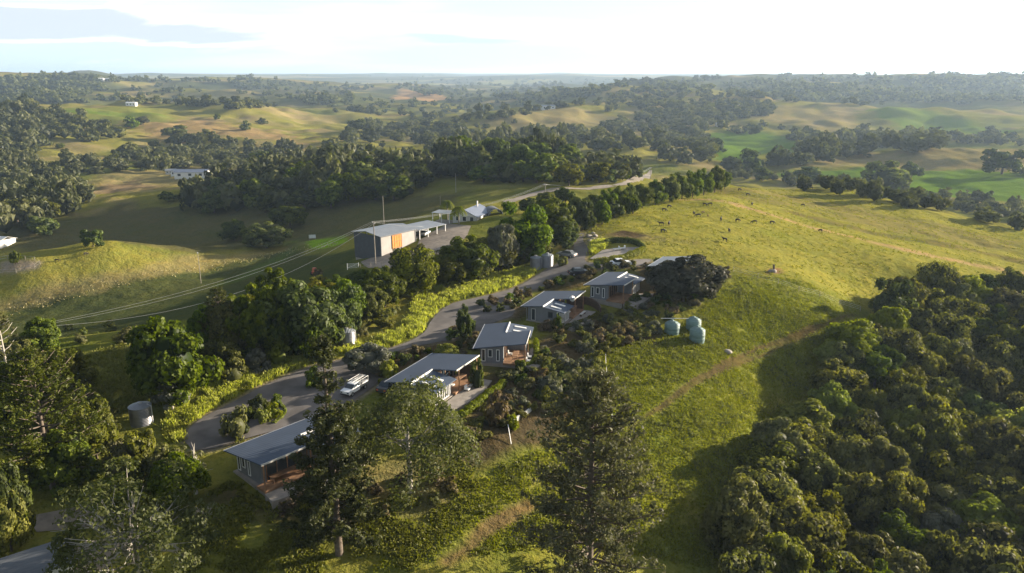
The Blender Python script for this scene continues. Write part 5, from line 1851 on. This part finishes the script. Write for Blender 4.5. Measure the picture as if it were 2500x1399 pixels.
fh = placed('farmhouse', -18.0, 228.0, ang((.35, .94)), 'white farmhouse with a blue-grey gabled roof behind the palms', 'house')
MB().box(0, 8.0, 0, 11, -3, 2.6).build('wall', M['cream'], fh)
gable(MB(), 0, 8.0, 0, 11, 2.6, 4.4).build('roof', M['roofb'], fh)
MB().poly([(0.2, -.003, 2.5), (7.8, -.003, 2.5), (4.0, -.003, 4.2), (0.2, .12, 2.5), (7.8, .12, 2.5), (4, .12, 4.2)], [(0, 1, 2), (3, 5, 4), (0, 2, 5, 3), (1, 4, 5, 2)]).build('gable_wall', M['white'], fh)
for a_ in (1.0, 3.2, 5.6):
    window(fh, 'y', 0, a_, a_ + 1.3, .8, 2.3, -1)
for a_ in (1.5, 4.5, 7.5):
    window(fh, 'x', 8.0, a_, a_ + 1.4, .8, 2.3, 1)
MB().slab([(-6.5, -1.5), (-.4, -1.5), (-.4, 4), (-6.5, 4)], lambda a, b_: 3.1, .1).build('verandah_roof', M['roofx'], fh)
for vx, vy in ((-6.3, -1.3), (-3.3, -1.3), (-.7, -1.3), (-6.3, 3.7)):
    MB().box(vx, vx + .16, vy, vy + .16, -3, 3.0).build('post', M['white'], fh)
MB().box(-6.4, -.02, -1.4, 3.9, -3, .05).build('deck', M['concrete'], fh)
MB().box(4.6, 5.0, 7.5, 7.9, 4.2, 5.9).build('chimney', M['cream'], fh)
dome = placed('garden_shelter', -5.0, 231.5, 0.3, 'grey curved-roof shelter beside the farmhouse', 'shelter')
b = MB()
arc = [(2.4 * math.cos(t), 2.4 * math.sin(t) * .8) for t in [math.pi * k / 10 for k in range(11)]]
for (xa, za), (xb, zb) in zip(arc[:-1], arc[1:]):
    b.poly([(xa, 0, za), (xb, 0, zb), (xb, 6, zb), (xa, 6, za), (xa * .97, 0, za * .97 - .01), (xb * .97, 0, zb * .97 - .01), (xb * .97, 6, zb * .97 - .01), (xa * .97, 6, za * .97 - .01)],
           [(0, 1, 2, 3), (4, 7, 6, 5), (0, 4, 5, 1), (3, 2, 6, 7)])
b.build('cover', M['roofd'], dome, True)
for yv in (0.05, 3, 5.9):
    MB().tube([(x_ * .94, yv, z_ * .94) for x_, z_ in arc], .05, 5).build('hoop', M['white'], dome)

# building at the lower left corner
bl = placed('outbuilding', -47.4, 60.6, ang((.78, .62)), 'grey-roofed building cut off by the lower left corner of the picture', 'building')
bl.location.z = float(height(-44.5, 60)) + .1
BLW, BLL = 3.8, 5.6
MB().box(.3, BLW - .2, .3, BLL - .3, -2, 2.5).build('wall', M['cream'], bl)
MB().slab([(-.2, -.3), (BLW + .1, -.3), (BLW + .1, BLL + .2), (-.2, BLL + .2)], lambda a, b_: 3.15 - .11 * a, .12).build('roof', M['roofd'], bl)
window(bl, 'x', BLW - .2, 1.4, 2.6, 1.0, 1.9, 1)
dish(Vector((-42.2, 62.2, bl.location.z + 2.5)), 1.0, 'small white satellite dish on the corner of the lower left building', .3)

# far farm buildings
def farm_block(px, py, L, W, H, rz, lab, roof='roofx', wall='white', up=0.0, name='farm_building'):
    g = G(px, py)
    e = empty(name, (g.x, g.y, g.z + up), rz); tag(e, lab, 'farm building')
    MB().box(-L / 2, L / 2, -W / 2, W / 2, -3, H).build('wall', M[wall], e)
    b = MB(); gable(b, -W / 2, W / 2, -L / 2, L / 2, H, H + W * .16)
    T = Matrix.Rotation(math.pi / 2, 4, 'Z')
    b.v = [tuple(T @ Vector(v)) for v in b.v]
    b.build('roof', M[roof], e)
    for k in range(3):
        a = -L / 2 + L * (k + .3) / 3
        window(e, 'y', -W / 2, a, a + min(2.5, L * .14), H * .3, H * .75, -1)
    return e


farm_block(470, 432, 24, 10, 4.5, .1, 'long blue-grey roofed farmhouse on the pale field at the left', 'roofb')
farm_block(440, 428, 11, 8, 3.8, -.25, 'middle white farm building left of the long farmhouse', 'roofx')
farm_block(418, 424, 8, 6, 3.2, .3, 'small outbuilding at the left end of the farm on the pale field', 'roofx', 'cream')
farm_block(-6, 596, 13, 9, 2.6, -.3, 'white-roofed shed cut by the left edge behind the knoll', 'white')
farm_block(245, 197, 22, 14, 7, .2, 'left one of two white specks of houses on the distant left ridge', 'white')
farm_block(263, 198, 22, 14, 7, -.2, 'right one of two white specks of houses on the distant left ridge', 'white')
farm_block(322, 258, 16, 9, 5, 0, 'tiny white house on the far left pasture', 'white')
farm_block(1338, 266, 22, 11, 5, .2, 'pale farmhouse at the top of the pale rounded hill', 'roofx')
farm_block(1572, 354, 20, 9, 4, .1, 'low pale farm building above the yellow field behind the ridge', 'roofx')
farm_block(1758, 308, 14, 8, 4, .1, 'small grey barn at the head of the bright valley field', 'roofx', 'cream')

# ------------------------------------------------------------------ water tanks
def steel_tank(px, py, r, h, lab):
    g = G(px, py)
    e = empty('water_tank', (g.x, g.y, g.z - .1)); tag(e, lab, 'water tank', None)
    b = MB()
    prof = [(r, -.8), (r, 0)]
    n = int(h / .45)
    for k in range(n):
        prof += [(r, h * k / n + .05), (r * 1.012, h * (k + .5) / n), (r, h * (k + 1) / n - .02)]
    prof += [(r, h)]
    b.lathe(prof, 40).build('shell', M['tank_metal'], e, True)
    MB().lathe([(r * 1.03, h + .001), (r * 1.03, h + .06), (r * .55, h + .28), (.3, h + .42), (.001, h + .43)], 40).build('roof', M['roofx'], e)
    MB().lathe([(.3, .01), (.3, .2), (.05, .22)], 12, (0, 0, h + .36)).build('hatch', M['steel'], e)
    MB().tube([(r + .08, 0, -.3), (r + .08, 0, h + .05), (r * .7, 0, h + .3)], .05, 6).build('pipe', M['white'], e)
    return e


steel_tank(848, 838, 1.35, 2.3, 'upper corrugated steel water tank above the curve of the road')
steel_tank(347, 1032, 1.4, 2.5, 'lowest corrugated steel water tank, among trees at the left')
steel_tank(1308, 656, 1.25, 2.6, 'left one of the pair of dark corrugated tanks by the upper road')
steel_tank(1336, 650, 1.25, 2.6, 'right one of the pair of dark corrugated tanks by the upper road')


def poly_tank(px, py, r, h, lab):
    g = G(px, py)
    e = empty('plastic_tank', (g.x, g.y, g.z - .1)); tag(e, lab, 'water tank')
    prof = [(r * .98, -.8), (r, 0), (r, h * .25), (r * 1.02, h * .27), (r, h * .3), (r, h * .6), (r * 1.02, h * .62), (r, h * .65), (r, h), (r * .93, h + .15), (r * .6, h + .42), (r * .25, h + .6), (.25, h + .62),
            (.25, h + .75), (.001, h + .76)]
    MB().lathe(prof, 32).build('shell', M['tank_green'], e, True)
    for k in range(6):
        a = k * math.pi / 3
        MB().tube([(math.cos(a) * r * .93, math.sin(a) * r * .93, h + .17), (math.cos(a) * r * .3, math.sin(a) * r * .3, h + .62)], .05, 5).build('rib', M['tank_green'], e)
    MB().tube([(r + .05, 0, 0), (r + .05, 0, h + .1)], .05, 6).build('pipe', M['white'], e)


poly_tank(1640, 812, 1.3, 1.7, 'leftmost of the three pale green plastic tanks in the paddock corner')
poly_tank(1692, 804, 1.3, 1.8, 'pale green plastic tank directly behind the rightmost one')
poly_tank(1701, 831, 1.3, 2.0, 'rightmost and nearest of the three pale green plastic tanks')
pp = [G(1612, 806), G(1640, 806), G(1680, 806)]
tag(MB().tube([p + Vector((0, 0, 2.2)) for p in pp], .05, 6).build('filler_pipe', M['white']), 'thin white pipe running across the tops of the green tanks', 'pipe')

# ------------------------------------------------------------------ vehicles
def wheel(parent, x, y, r=.36, w=.24):
    b = MB().tube([(x, y - w / 2, r), (x, y + w / 2, r)], r, 16)
    o = b.build('wheel', M['rubber'], parent)
    MB().tube([(x, y - w / 2 - .01, r), (x, y + w / 2 + .01, r)], r * .55, 12).build('rim', M['steel'], o)


def prism(b, prof, y0, y1, taper=0.0):
    """closed side outline (x, z) extruded across the vehicle"""
    n = len(prof)
    zt = max(p[1] for p in prof); zb = min(p[1] for p in prof)
    def yy(z, s):
        k = taper * max(0, (z - 0.9)) / max(.1, zt - .9)
        return s - k if s > 0 else s + k
    v = [(x, yy(z, y0), z) for x, z in prof] + [(x, yy(z, y1), z) for x, z in prof]
    f = [tuple(range(n)), tuple(range(2 * n - 1, n - 1, -1))] + [(i, i + n, (i + 1) % n + n, (i + 1) % n) for i in range(n)]
    return b.poly(v, f)


def car(p, rz, paint, lab, name='parked_car'):
    e = empty(name, p, rz); tag(e, lab, 'car')
    b = prism(MB(), [(-2.2, .35), (2.2, .35), (2.25, .62), (2.1, .85), (1.2, .98), (-1.5, 1.02), (-2.15, .95), (-2.25, .6)], -.88, .88)
    b.build('body', M[paint], e)
    b = prism(MB(), [(-1.55, 1.015), (1.1, .975), (.45, 1.45), (-1.15, 1.48)], -.80, .80, .12)
    b.build('cabin_glass', M['glass'], e)
    prism(MB(), [(-1.1, 1.485), (.42, 1.455), (.30, 1.52), (-1.0, 1.54)], -.68, .68).build('car_roof', M[paint], e)
    for sx in (-1.35, 1.4):
        for sy in (-.8, .8):
            wheel(e, sx, sy, .33, .2)
    for sy in (-.6, .6):
        MB().box(2.2, 2.27, sy - .18, sy + .18, .6, .75).build('headlight', M['white'], e)
        MB().box(-2.27, -2.2, sy - .15, sy + .15, .62, .82).build('tail_light', M['red'], e)
    return e


def ute(p, rz, lab):
    e = empty('utility_truck', p, rz); tag(e, lab, 'utility truck')
    prism(MB(), [(.2, .5), (2.6, .5), (2.7, .75), (2.62, 1.05), (1.65, 1.18), (.2, 1.2)], -.9, .9).build('body', M['carwhite'], e)
    prism(MB(), [(-.35, .5), (.198, .5), (.198, 1.2), (-.35, 1.2)], -.9, .9).build('side_panel', M['carwhite'], e)
    prism(MB(), [(-.3, 1.203), (1.6, 1.19), (.95, 1.72), (-.22, 1.74)], -.84, .84, .1).build('cab_glass', M['glass'], e)
    prism(MB(), [(-.22, 1.745), (.93, 1.725), (.8, 1.80), (-.15, 1.82)], -.72, .72).build('cab_roof', M['carwhite'], e)
    for sx in (-.28, .5, 1.0):
        for sy in (-.80, .80):
            MB().tube([(sx, sy * 1.06, 1.2), (min(sx, .85) - .02, sy * .93, 1.74)], .04, 4).build('pillar', M['carwhite'], e)
    MB().box(-2.75, -.40, -.98, .98, .78, .88).box(-2.75, -.40, -.98, -.93, .885, 1.2).box(-2.75, -.40, .93, .98, .885, 1.2).box(-2.75, -2.70, -.92, .92, .885, 1.2).build('tray', M['steel'], e)
    MB().box(-2.5, -1.0, -.93, -.45, .89, 1.5).build('toolbox', M['steel'], e)
    MB().box(-2.5, -1.0, .45, .93, .89, 1.5).build('toolbox', M['steel'], e)
    for sx in (-.45, -2.65):
        b = MB()
        for sy in (-.9, .9):
            b.tube([(sx, sy, .9), (sx, sy, 1.95)], .035, 5)
        b.tube([(sx, -.9, 1.95), (sx, .9, 1.95)], .035, 5)
        b.build('rack_frame', M['white'], e)
    for sy in (-.85, -.3, .3, .85):
        MB().tube([(-2.8, sy, 2.0), (.7, sy, 2.0)], .035, 5).build('rack_rail', M['white'], e)
    b = MB().box(-2.7, .4, -.25, -.2, 2.05, 2.12).box(-2.7, .4, .15, .2, 2.05, 2.12)
    for k in range(9):
        b.box(-2.55 + k * .36, -2.5 + k * .36, -.2, .15, 2.07, 2.11)
    tag(b.build('ladder', M['steel']), 'aluminium ladder lying on the rack of the utility truck', 'ladder')
    bpy.data.objects['ladder'].location = p; bpy.data.objects['ladder'].rotation_euler = (0, 0, rz)
    for sx in (-1.75, 1.75):
        for sy in (-.8, .8):
            wheel(e, sx, sy, .38, .26)
    for sy in (-.65, .65):
        MB().box(2.66, 2.73, sy - .18, sy + .18, .78, .95).build('headlight', M['glass'], e)
    MB().box(2.62, 2.78, -.85, .85, .48, .62).build('bumper', M['cardark'], e)


def shrink_tree(name, k):
    o = bpy.data.objects[name]; o.scale = (k, k, k)


def on_ground(px, py, up=0.12):
    g = G(px, py)
    g.z += up
    return g


ute(on_ground(866, 958), math.pi + math.atan2(6.9, 3.2), 'white utility truck with ladder racks parked beside the second cabin')
shrink_tree('utility_truck', .86); shrink_tree('ladder', .86)
car(on_ground(1384, 628), 2.6, 'cargrey', 'silver-grey car parked beside the pair of tanks')
car(on_ground(1413, 672), .25, 'cardark', 'dark car parked in the bay above the fourth cabin')
car(on_ground(1515, 650), .2, 'carwhite', 'white car parked beside the clipped hedge of the far bay')
car(Vector((-24.8, 212.6, .1)), 1.3, 'carwhite', 'white vehicle at the end post of the carport')
car(on_ground(950, 952), 1.2, 'cardark', 'dark car tucked beside the near end of the second cabin')

# ------------------------------------------------------------------ poles and wires
def pole(px, base, top, lab, arm=True, r=.14, name='power_pole', lamp=False):
    g = G(px, base)
    D = math.hypot(g.x, g.y)
    H = CAMZ + float(ray(px, top)[2]) * D - g.z
    e = empty(name, g, math.radians(120)); tag(e, lab, 'pole')
    MB().tube([(0, 0, -1), (0, 0, H * .5), (0, 0, H)], [r * 1.2, r, r * .8], 8).build('shaft', M['polewood'], e)
    if arm:
        MB().box(-1.0, 1.0, -.06, .06, H - .5, H - .36).build('crossarm', M['polewood'], e)
        for sx in (-.9, 0, .9):
            MB().lathe([(.05, 0), (.08, .06), (.05, .12), (.07, .18), (.02, .24)], 8, (sx, 0, H - .36)).build('insulator', M['white'], e)
    if lamp:
        MB().box(-.25, .25, -.15, .15, H, H + .35).build('cabinet', M['white'], e)
    return e, g, H


pA = pole(917, 645, 541, 'tall power pole in front of the farm shed')
pB = pole(938, 556, 478, 'power pole rising behind the farm shed roof', False)
pC = pole(1331, 472, 449, 'short power pole where the lines bend above the farm track')
pD = pole(1588, 436, 408, 'far power pole at the end of the lines on the ridge')
pE = pole(1113, 470, 423, 'pole on the shaded slope below the long grove', False, .12)
pF = pole(1452, 438, 398, 'pole among scrub left of the far end of the ridge row', True, .12)
pG = pole(491, 692, 618, 'pole with a small white box on the shaded slope below the knoll', False, .10, 'equipment_pole', True)
pH = pole(112, 835, 790, 'power pole hidden in the small dark tree at the left end of the lines')
pI = pole(1075, 500, 478, 'small pole behind the palms', False, .08)


def wire(a, b, sag, lab, rad=.02, n=26):
    pts = []
    for k in range(n + 1):
        t = k / n
        p = a.lerp(b, t); p.z -= sag * 4 * t * (1 - t)
        pts.append(p)
    tag(MB().tube(pts, rad, 4).build('power_line', M['wire']), lab, 'cable', 'power lines over the homestead')


def top(p, sx, dz=-.12):
    return Vector((p[1].x - sx * .5, p[1].y + sx * .86, p[1].z + p[2] + dz))


NAMES = ['upper', 'middle', 'lowest']
for k, sx in enumerate((.9, 0, -.9)):
    wire(top(pH, sx), top(pA, sx), (2.6, 3.0, 5.6)[k], f'{NAMES[k]} power line crossing the shaded slope from the left tree to the shed pole')
    wire(top(pA, sx), top(pC, sx), 2.4, f'{NAMES[k]} power line from the shed pole over the farmhouse to the bend')
    wire(top(pC, sx), top(pD, sx), 5.0, f'{NAMES[k]} power line from the bend along the farm track to the far pole', .04)
wire(top(pA, 0), Vector((-24.5, 208, 3.5)), .3, 'short service wire from the shed pole to the carport')

# ------------------------------------------------------------------ fences, gate, walls and small things
def post_fence(pts, step, lab, hgt=1.15, rails=3, name='fence', rad=.05):
    w = wpoly(pts)
    e = empty(name, (w[0][0], w[0][1], float(height(*w[0])))); tag(e, lab, 'fence')
    o = Vector(e.location)
    P_ = []
    for (x1, y1), (x2, y2) in zip(w[:-1], w[1:]):
        n = max(1, int(math.hypot(x2 - x1, y2 - y1) / step))
        for k in range(n):
            x, y = x1 + (x2 - x1) * k / n, y1 + (y2 - y1) * k / n
            P_.append(Vector((x, y, float(height(x, y)))))
    P_.append(Vector((w[-1][0], w[-1][1], float(height(*w[-1])))))
    me = MB().tube([(0, 0, -.3), (0, 0, hgt)], rad, 5)
    first = me.build('post', M['polewood'], e)
    first.location = P_[0] - o
    for p in P_[1:]:
        c = first.copy(); COL.objects.link(c); c.location = p - o
    for r in range(rails):
        z = hgt * (.35 + .6 * r / max(1, rails - 1))
        MB().tube([q - o + Vector((0, 0, z)) for q in P_], rad * .3, 3).build('wire', M['steel'], e)
    return e


post_fence([(1790, 664), (1850, 680), (1950, 712), (2050, 745), (2100, 760)], 3.5, 'wire fence running from the wide dark tree to the wood across the paddock')
post_fence([(1478, 880), (1482, 940), (1490, 1000), (1500, 1060)], 3.0, 'wire fence between the garden slope and the green pasture')
post_fence([(880, 655), (960, 650), (1040, 628), (1080, 610)], 3.5, 'fence below the shed yard')
post_fence([(0, 668), (40, 666), (85, 656), (98, 645), (85, 636), (40, 634), (0, 636)], 3.0, 'rail fence round the sandy riding ring at the left edge', 1.3, 2, 'ring_fence', .09)
g = G(862, 656)
gt = empty('farm_gate', g, .25); tag(gt, 'pale metal gate below the shed yard', 'gate')
for sx in (-1.4, 1.4):
    MB().tube([(sx, 0, -.2), (sx, 0, 1.5)], .07, 6).build('post', M['white'], gt)
for k in range(5):
    MB().tube([(-1.35, 0, .25 + k * .27), (1.35, 0, .25 + k * .27)], .035, 5).build('rail', M['white'], gt)
MB().tube([(-1.3, 0, .25), (1.3, 0, 1.33)], .03, 5).build('brace', M['white'], gt)
g = G(763, 586)
sg = empty('notice_board', g, .2); tag(sg, 'small white board beside the bright green patch left of the shed', 'board')
MB().box(-1.3, 1.3, -.05, .05, .7, 2.1).build('panel', M['white'], sg)
for sx in (-1.2, 1.2):
    MB().box(sx - .06, sx + .06, .06, .16, -.3, 2.1).build('post', M['polewood'], sg)
for pts, lab in (([(1242, 1044), (1268, 1022)], 'left white low retaining wall of the planting bed'), ([(1275, 1020), (1296, 1003)], 'right white low retaining wall of the planting bed'),
                 ([(1240, 738), (1262, 745)], 'low white kerb wall at the road edge above the fourth cabin')):
    w = wpoly(pts)
    (x1, y1), (x2, y2) = w
    L = math.hypot(x2 - x1, y2 - y1)
    e = empty('retaining_wall', (x1, y1, float(height(x1, y1))), math.atan2(y2 - y1, x2 - x1)); tag(e, lab, 'low wall')
    n = max(2, int(L / .7))
    for k in range(n):
        MB().box(L * k / n + .01, L * (k + 1) / n - .01, -.12, .12, -.5, .55 + .01 * (k % 2)).build('block', M['cream'], e)
# thin white stick and stump, rock heap by the gate, fallen log
a = G(1240, 1052); b_ = G(1248, 1086)
tag(MB().tube([a + Vector((0, 0, .9)), b_ + Vector((0, 0, .1))], .05, 5).build('pipe', M['white']), 'thin white pipe leaning down from the white bed wall', 'pipe')


def rock(px, py, r, lab, seed, group=None):
    rng = np.random.RandomState(seed)
    g = G(px, py)
    v, f = ICO2
    s = 1 + 0.25 * np.sin(v[:, :1] * 3 + seed) * np.cos(v[:, 1:2] * 4 + seed) + rng.uniform(-.08, .08, (len(v), 1))
    o = obj('rock', mesh_np('rock', v * s * np.array([r, r * .8, r * .55]), None, f, [M['rock']], False), None, g + Vector((0, 0, r * .1)))
    o.rotation_euler = (0, 0, rng.uniform(0, 6))
    tag(o, lab, 'rock', group)


rk = [(1437, 578, .9), (1446, 584, .7), (1453, 577, .8), (1440, 590, .8), (1459, 585, .6), (1448, 570, .6)]
for i, (a_, b2, r_) in enumerate(sorted(rk)):
    rock(a_, b2, r_, f'grey boulder at the mouth of the upper track, {ORD[i + 1]} from the left', i, 'boulders at the mouth of the upper track')
rock(1776, 860, .8, 'pale rock beside the vehicle track below the green tanks', 9)
rock(1887, 664, 1.0, 'low stone in the bare patch on the yellow paddock', 11)
g = G(1888, 662)
tag(MB().tube([(0, 0, -.3), (0.05, 0, .7), (0, .05, 1.5)], [.32, .26, .2], 8).build('tree_stump', M['bark'], None, False, g), 'dark upright stump on the bare patch in the yellow paddock', 'stump')
# chairs and loungers on the paved court
for i, (a_, b2) in enumerate([(1506, 612), (1520, 610)]):
    g = on_ground(a_, b2, .12)
    t = empty('sun_lounger', g, .4); tag(t, ('left', 'right')[i] + ' white sun lounger on the hedged paved court', 'lounger')
    MB().box(-.9, .5, -.33, .33, .28, .38).build('seat', M['white'], t)
    MB().box(.5, .6, -.33, .33, .28, .9).build('backrest', M['white'], t)
    for sx in (-.8, .4):
        for sy in (-.25, .25):
            MB().box(sx - .03, sx + .03, sy - .03, sy + .03, 0, .28).build('leg', M['white'], t)
# small red machine by the trees under the shed
g = G(772, 672)
t = empty('farm_machine', g, .8); tag(t, 'small faded red farm machine at the edge of the trees below the gate', 'machine')
MB().box(-1.0, .9, -.5, .5, .6, 1.25).build('body', M['red'], t)
prism(MB(), [(-.9, 1.25), (.1, 1.25), (0, 2.1), (-.8, 2.1)], -.45, .45).build('cab', M['red'], t)
for sx, r_ in ((-.7, .6), (.75, .4)):
    for sy in (-.62, .62):
        wheel(t, sx, sy, r_, .25)

# ------------------------------------------------------------------ cattle
def cow_mesh(seed, graze=True, mat='cow'):
    """one continuous skinned body: barrel trunk, jointed legs, neck lowered to graze"""
    me = bpy.data.meshes.new('cow')
    V = [(-.75, 0, 1.12), (-.35, 0, 1.08), (.2, 0, 1.06), (.62, 0, 1.12)]
    R = [.24, .33, .34, .27]
    E = [(0, 1), (1, 2), (2, 3)]
    def add(p, r, par):
        V.append(p); R.append(r); E.append((par, len(V) - 1)); return len(V) - 1
    if graze:
        n = add((.95, 0, .88), .17, 3); n = add((1.18, 0, .55), .13, n); n = add((1.3, 0, .28), .12, n); add((1.42, 0, .1), .07, n)
    else:
        n = add((.95, 0, 1.3), .17, 3); n = add((1.15, 0, 1.45), .14, n); n = add((1.42, 0, 1.36), .11, n); add((1.6, 0, 1.27), .075, n)
    for sy in (-1, 1):
        k = add((.55, sy * .2, .72), .11, 3); k = add((.58, sy * .2, .42), .065, k); add((.56 + .03 * sy, sy * .2, .0), .06, k)
        k = add((-.72, sy * .2, .78), .14, 0); k = add((-.82, sy * .2, .45), .07, k); add((-.74 - .04 * sy, sy * .2, .0), .06, k)
    k = add((-.98, 0, 1.12), .045, 0); add((-1.05, 0, .6), .03, k)
    me.from_pydata(V, E, [])
    o = bpy.data.objects.new('cow_build', me)
    COL.objects.link(o)
    m = o.modifiers.new('s', 'SKIN')
    for i, s in enumerate(me.skin_vertices[0].data):
        s.radius = (R[i], R[i]); s.use_root = (i == 1)
    o.modifiers.new('u', 'SUBSURF').levels = 1
    dg = bpy.context.evaluated_depsgraph_get()
    out = bpy.data.meshes.new_from_object(o.evaluated_get(dg))
    bpy.data.objects.remove(o)
    out.materials.clear(); out.materials.append(M[mat])
    return out


COWG, COWU, COWB = cow_mesh(1), cow_mesh(2, False), cow_mesh(3, True, 'cowbrown')
ears = MB()
for sy in (-1, 1):
    ears.poly([(0, sy * .08, .04), (.06, sy * .08, .0), (.02, sy * .26, .02)], [(0, 1, 2)])
EAR = bpy.data.meshes.new('ears'); EAR.from_pydata(ears.v, [], ears.f); EAR.materials.append(M['cow'])
CG = 'black cattle grazing on the paddock hill'
COWS = [(1614, 551, 'u', 2.9, 'black cow above the dark pit, left one of the upright pair'), (1633, 550, 'u', 1.2, 'black cow above the dark pit, right one of the upright pair'),
        (1619, 568, 'g', .3, 'black cow casting a long thin shadow right of the dark pit'), (1622, 516, 'g', .2, 'leftmost black cow near the tree row, slightly lower of two'),
        (1634, 508, 'g', .4, 'black cow near the tree row, slightly higher of two'), (1694, 526, 'u', 1.6, 'black cow standing just behind the largest dark pair, left'),
        (1704, 530, 'g', 2.9, 'largest looking black cow of the pair at the middle of the hill'), (1716, 521, 'b', .4, 'tan calf just right of the middle pair of cows'),
        (1728, 529, 'b', 1.4, 'thin tan calf standing right of the other calf'), (1721, 503, 'g', .1, 'left cow of the pair touching on the hill top'),
        (1733, 502, 'g', 3.0, 'right cow of the pair touching on the hill top'), (1760, 539, 'u', 1.2, 'black cow in the middle of the loose line of four'),
        (1801, 542, 'g', .3, 'second black cow of the loose line across the hill'), (1841, 546, 'g', 2.8, 'third black cow of the loose line across the hill'),
        (1885, 547, 'g', .2, 'smallest black cow at the right end of the loose line'), (1780, 568, 'u', 1.5, 'upper one of two black cows below the loose line'),
        (1769, 590, 'u', 2.2, 'lower one of two black cows below the loose line, nearest of all'), (2003, 567, 'g', 1.8, 'lone black cow beside the dry pink strip'),
        (1806, 466, 'g', .3, 'tiny black cow on the shaded back of the hill, near the last row tree'), (1826, 478, 'g', .1, 'black cow lying low on the shaded back of the hill'),
        (1836, 501, 'g', 1.1, 'tiny lone cow above the dry strip'), (1960, 504, 'g', 2.0, 'tiny lone cow on the brown back slope'), (1980, 462, 'g', 3.0, 'black cow on the far crest of the paddock'),
        (140, 639, 'g', .3, 'larger black cow on the left knoll'), (210, 623, 'g', 1.0, 'smaller black cow on top of the left knoll')]
for px_, py_, kd, rz, lab in COWS:
    g = G(px_, py_)
    o = obj('cow', {'u': COWU, 'g': COWG, 'b': COWB}[kd], None, g)
    o.rotation_euler = (0, 0, rz)
    s_ = {'u': .72, 'g': .72, 'b': .5}[kd]
    o.scale = (s_, s_, s_)
    tag(o, lab, 'cow' if kd != 'b' else 'calf', CG)
    er = obj('ears', EAR, o)
    er.location = (1.42, 0, 1.42) if kd == 'u' else (1.27, 0, .38)
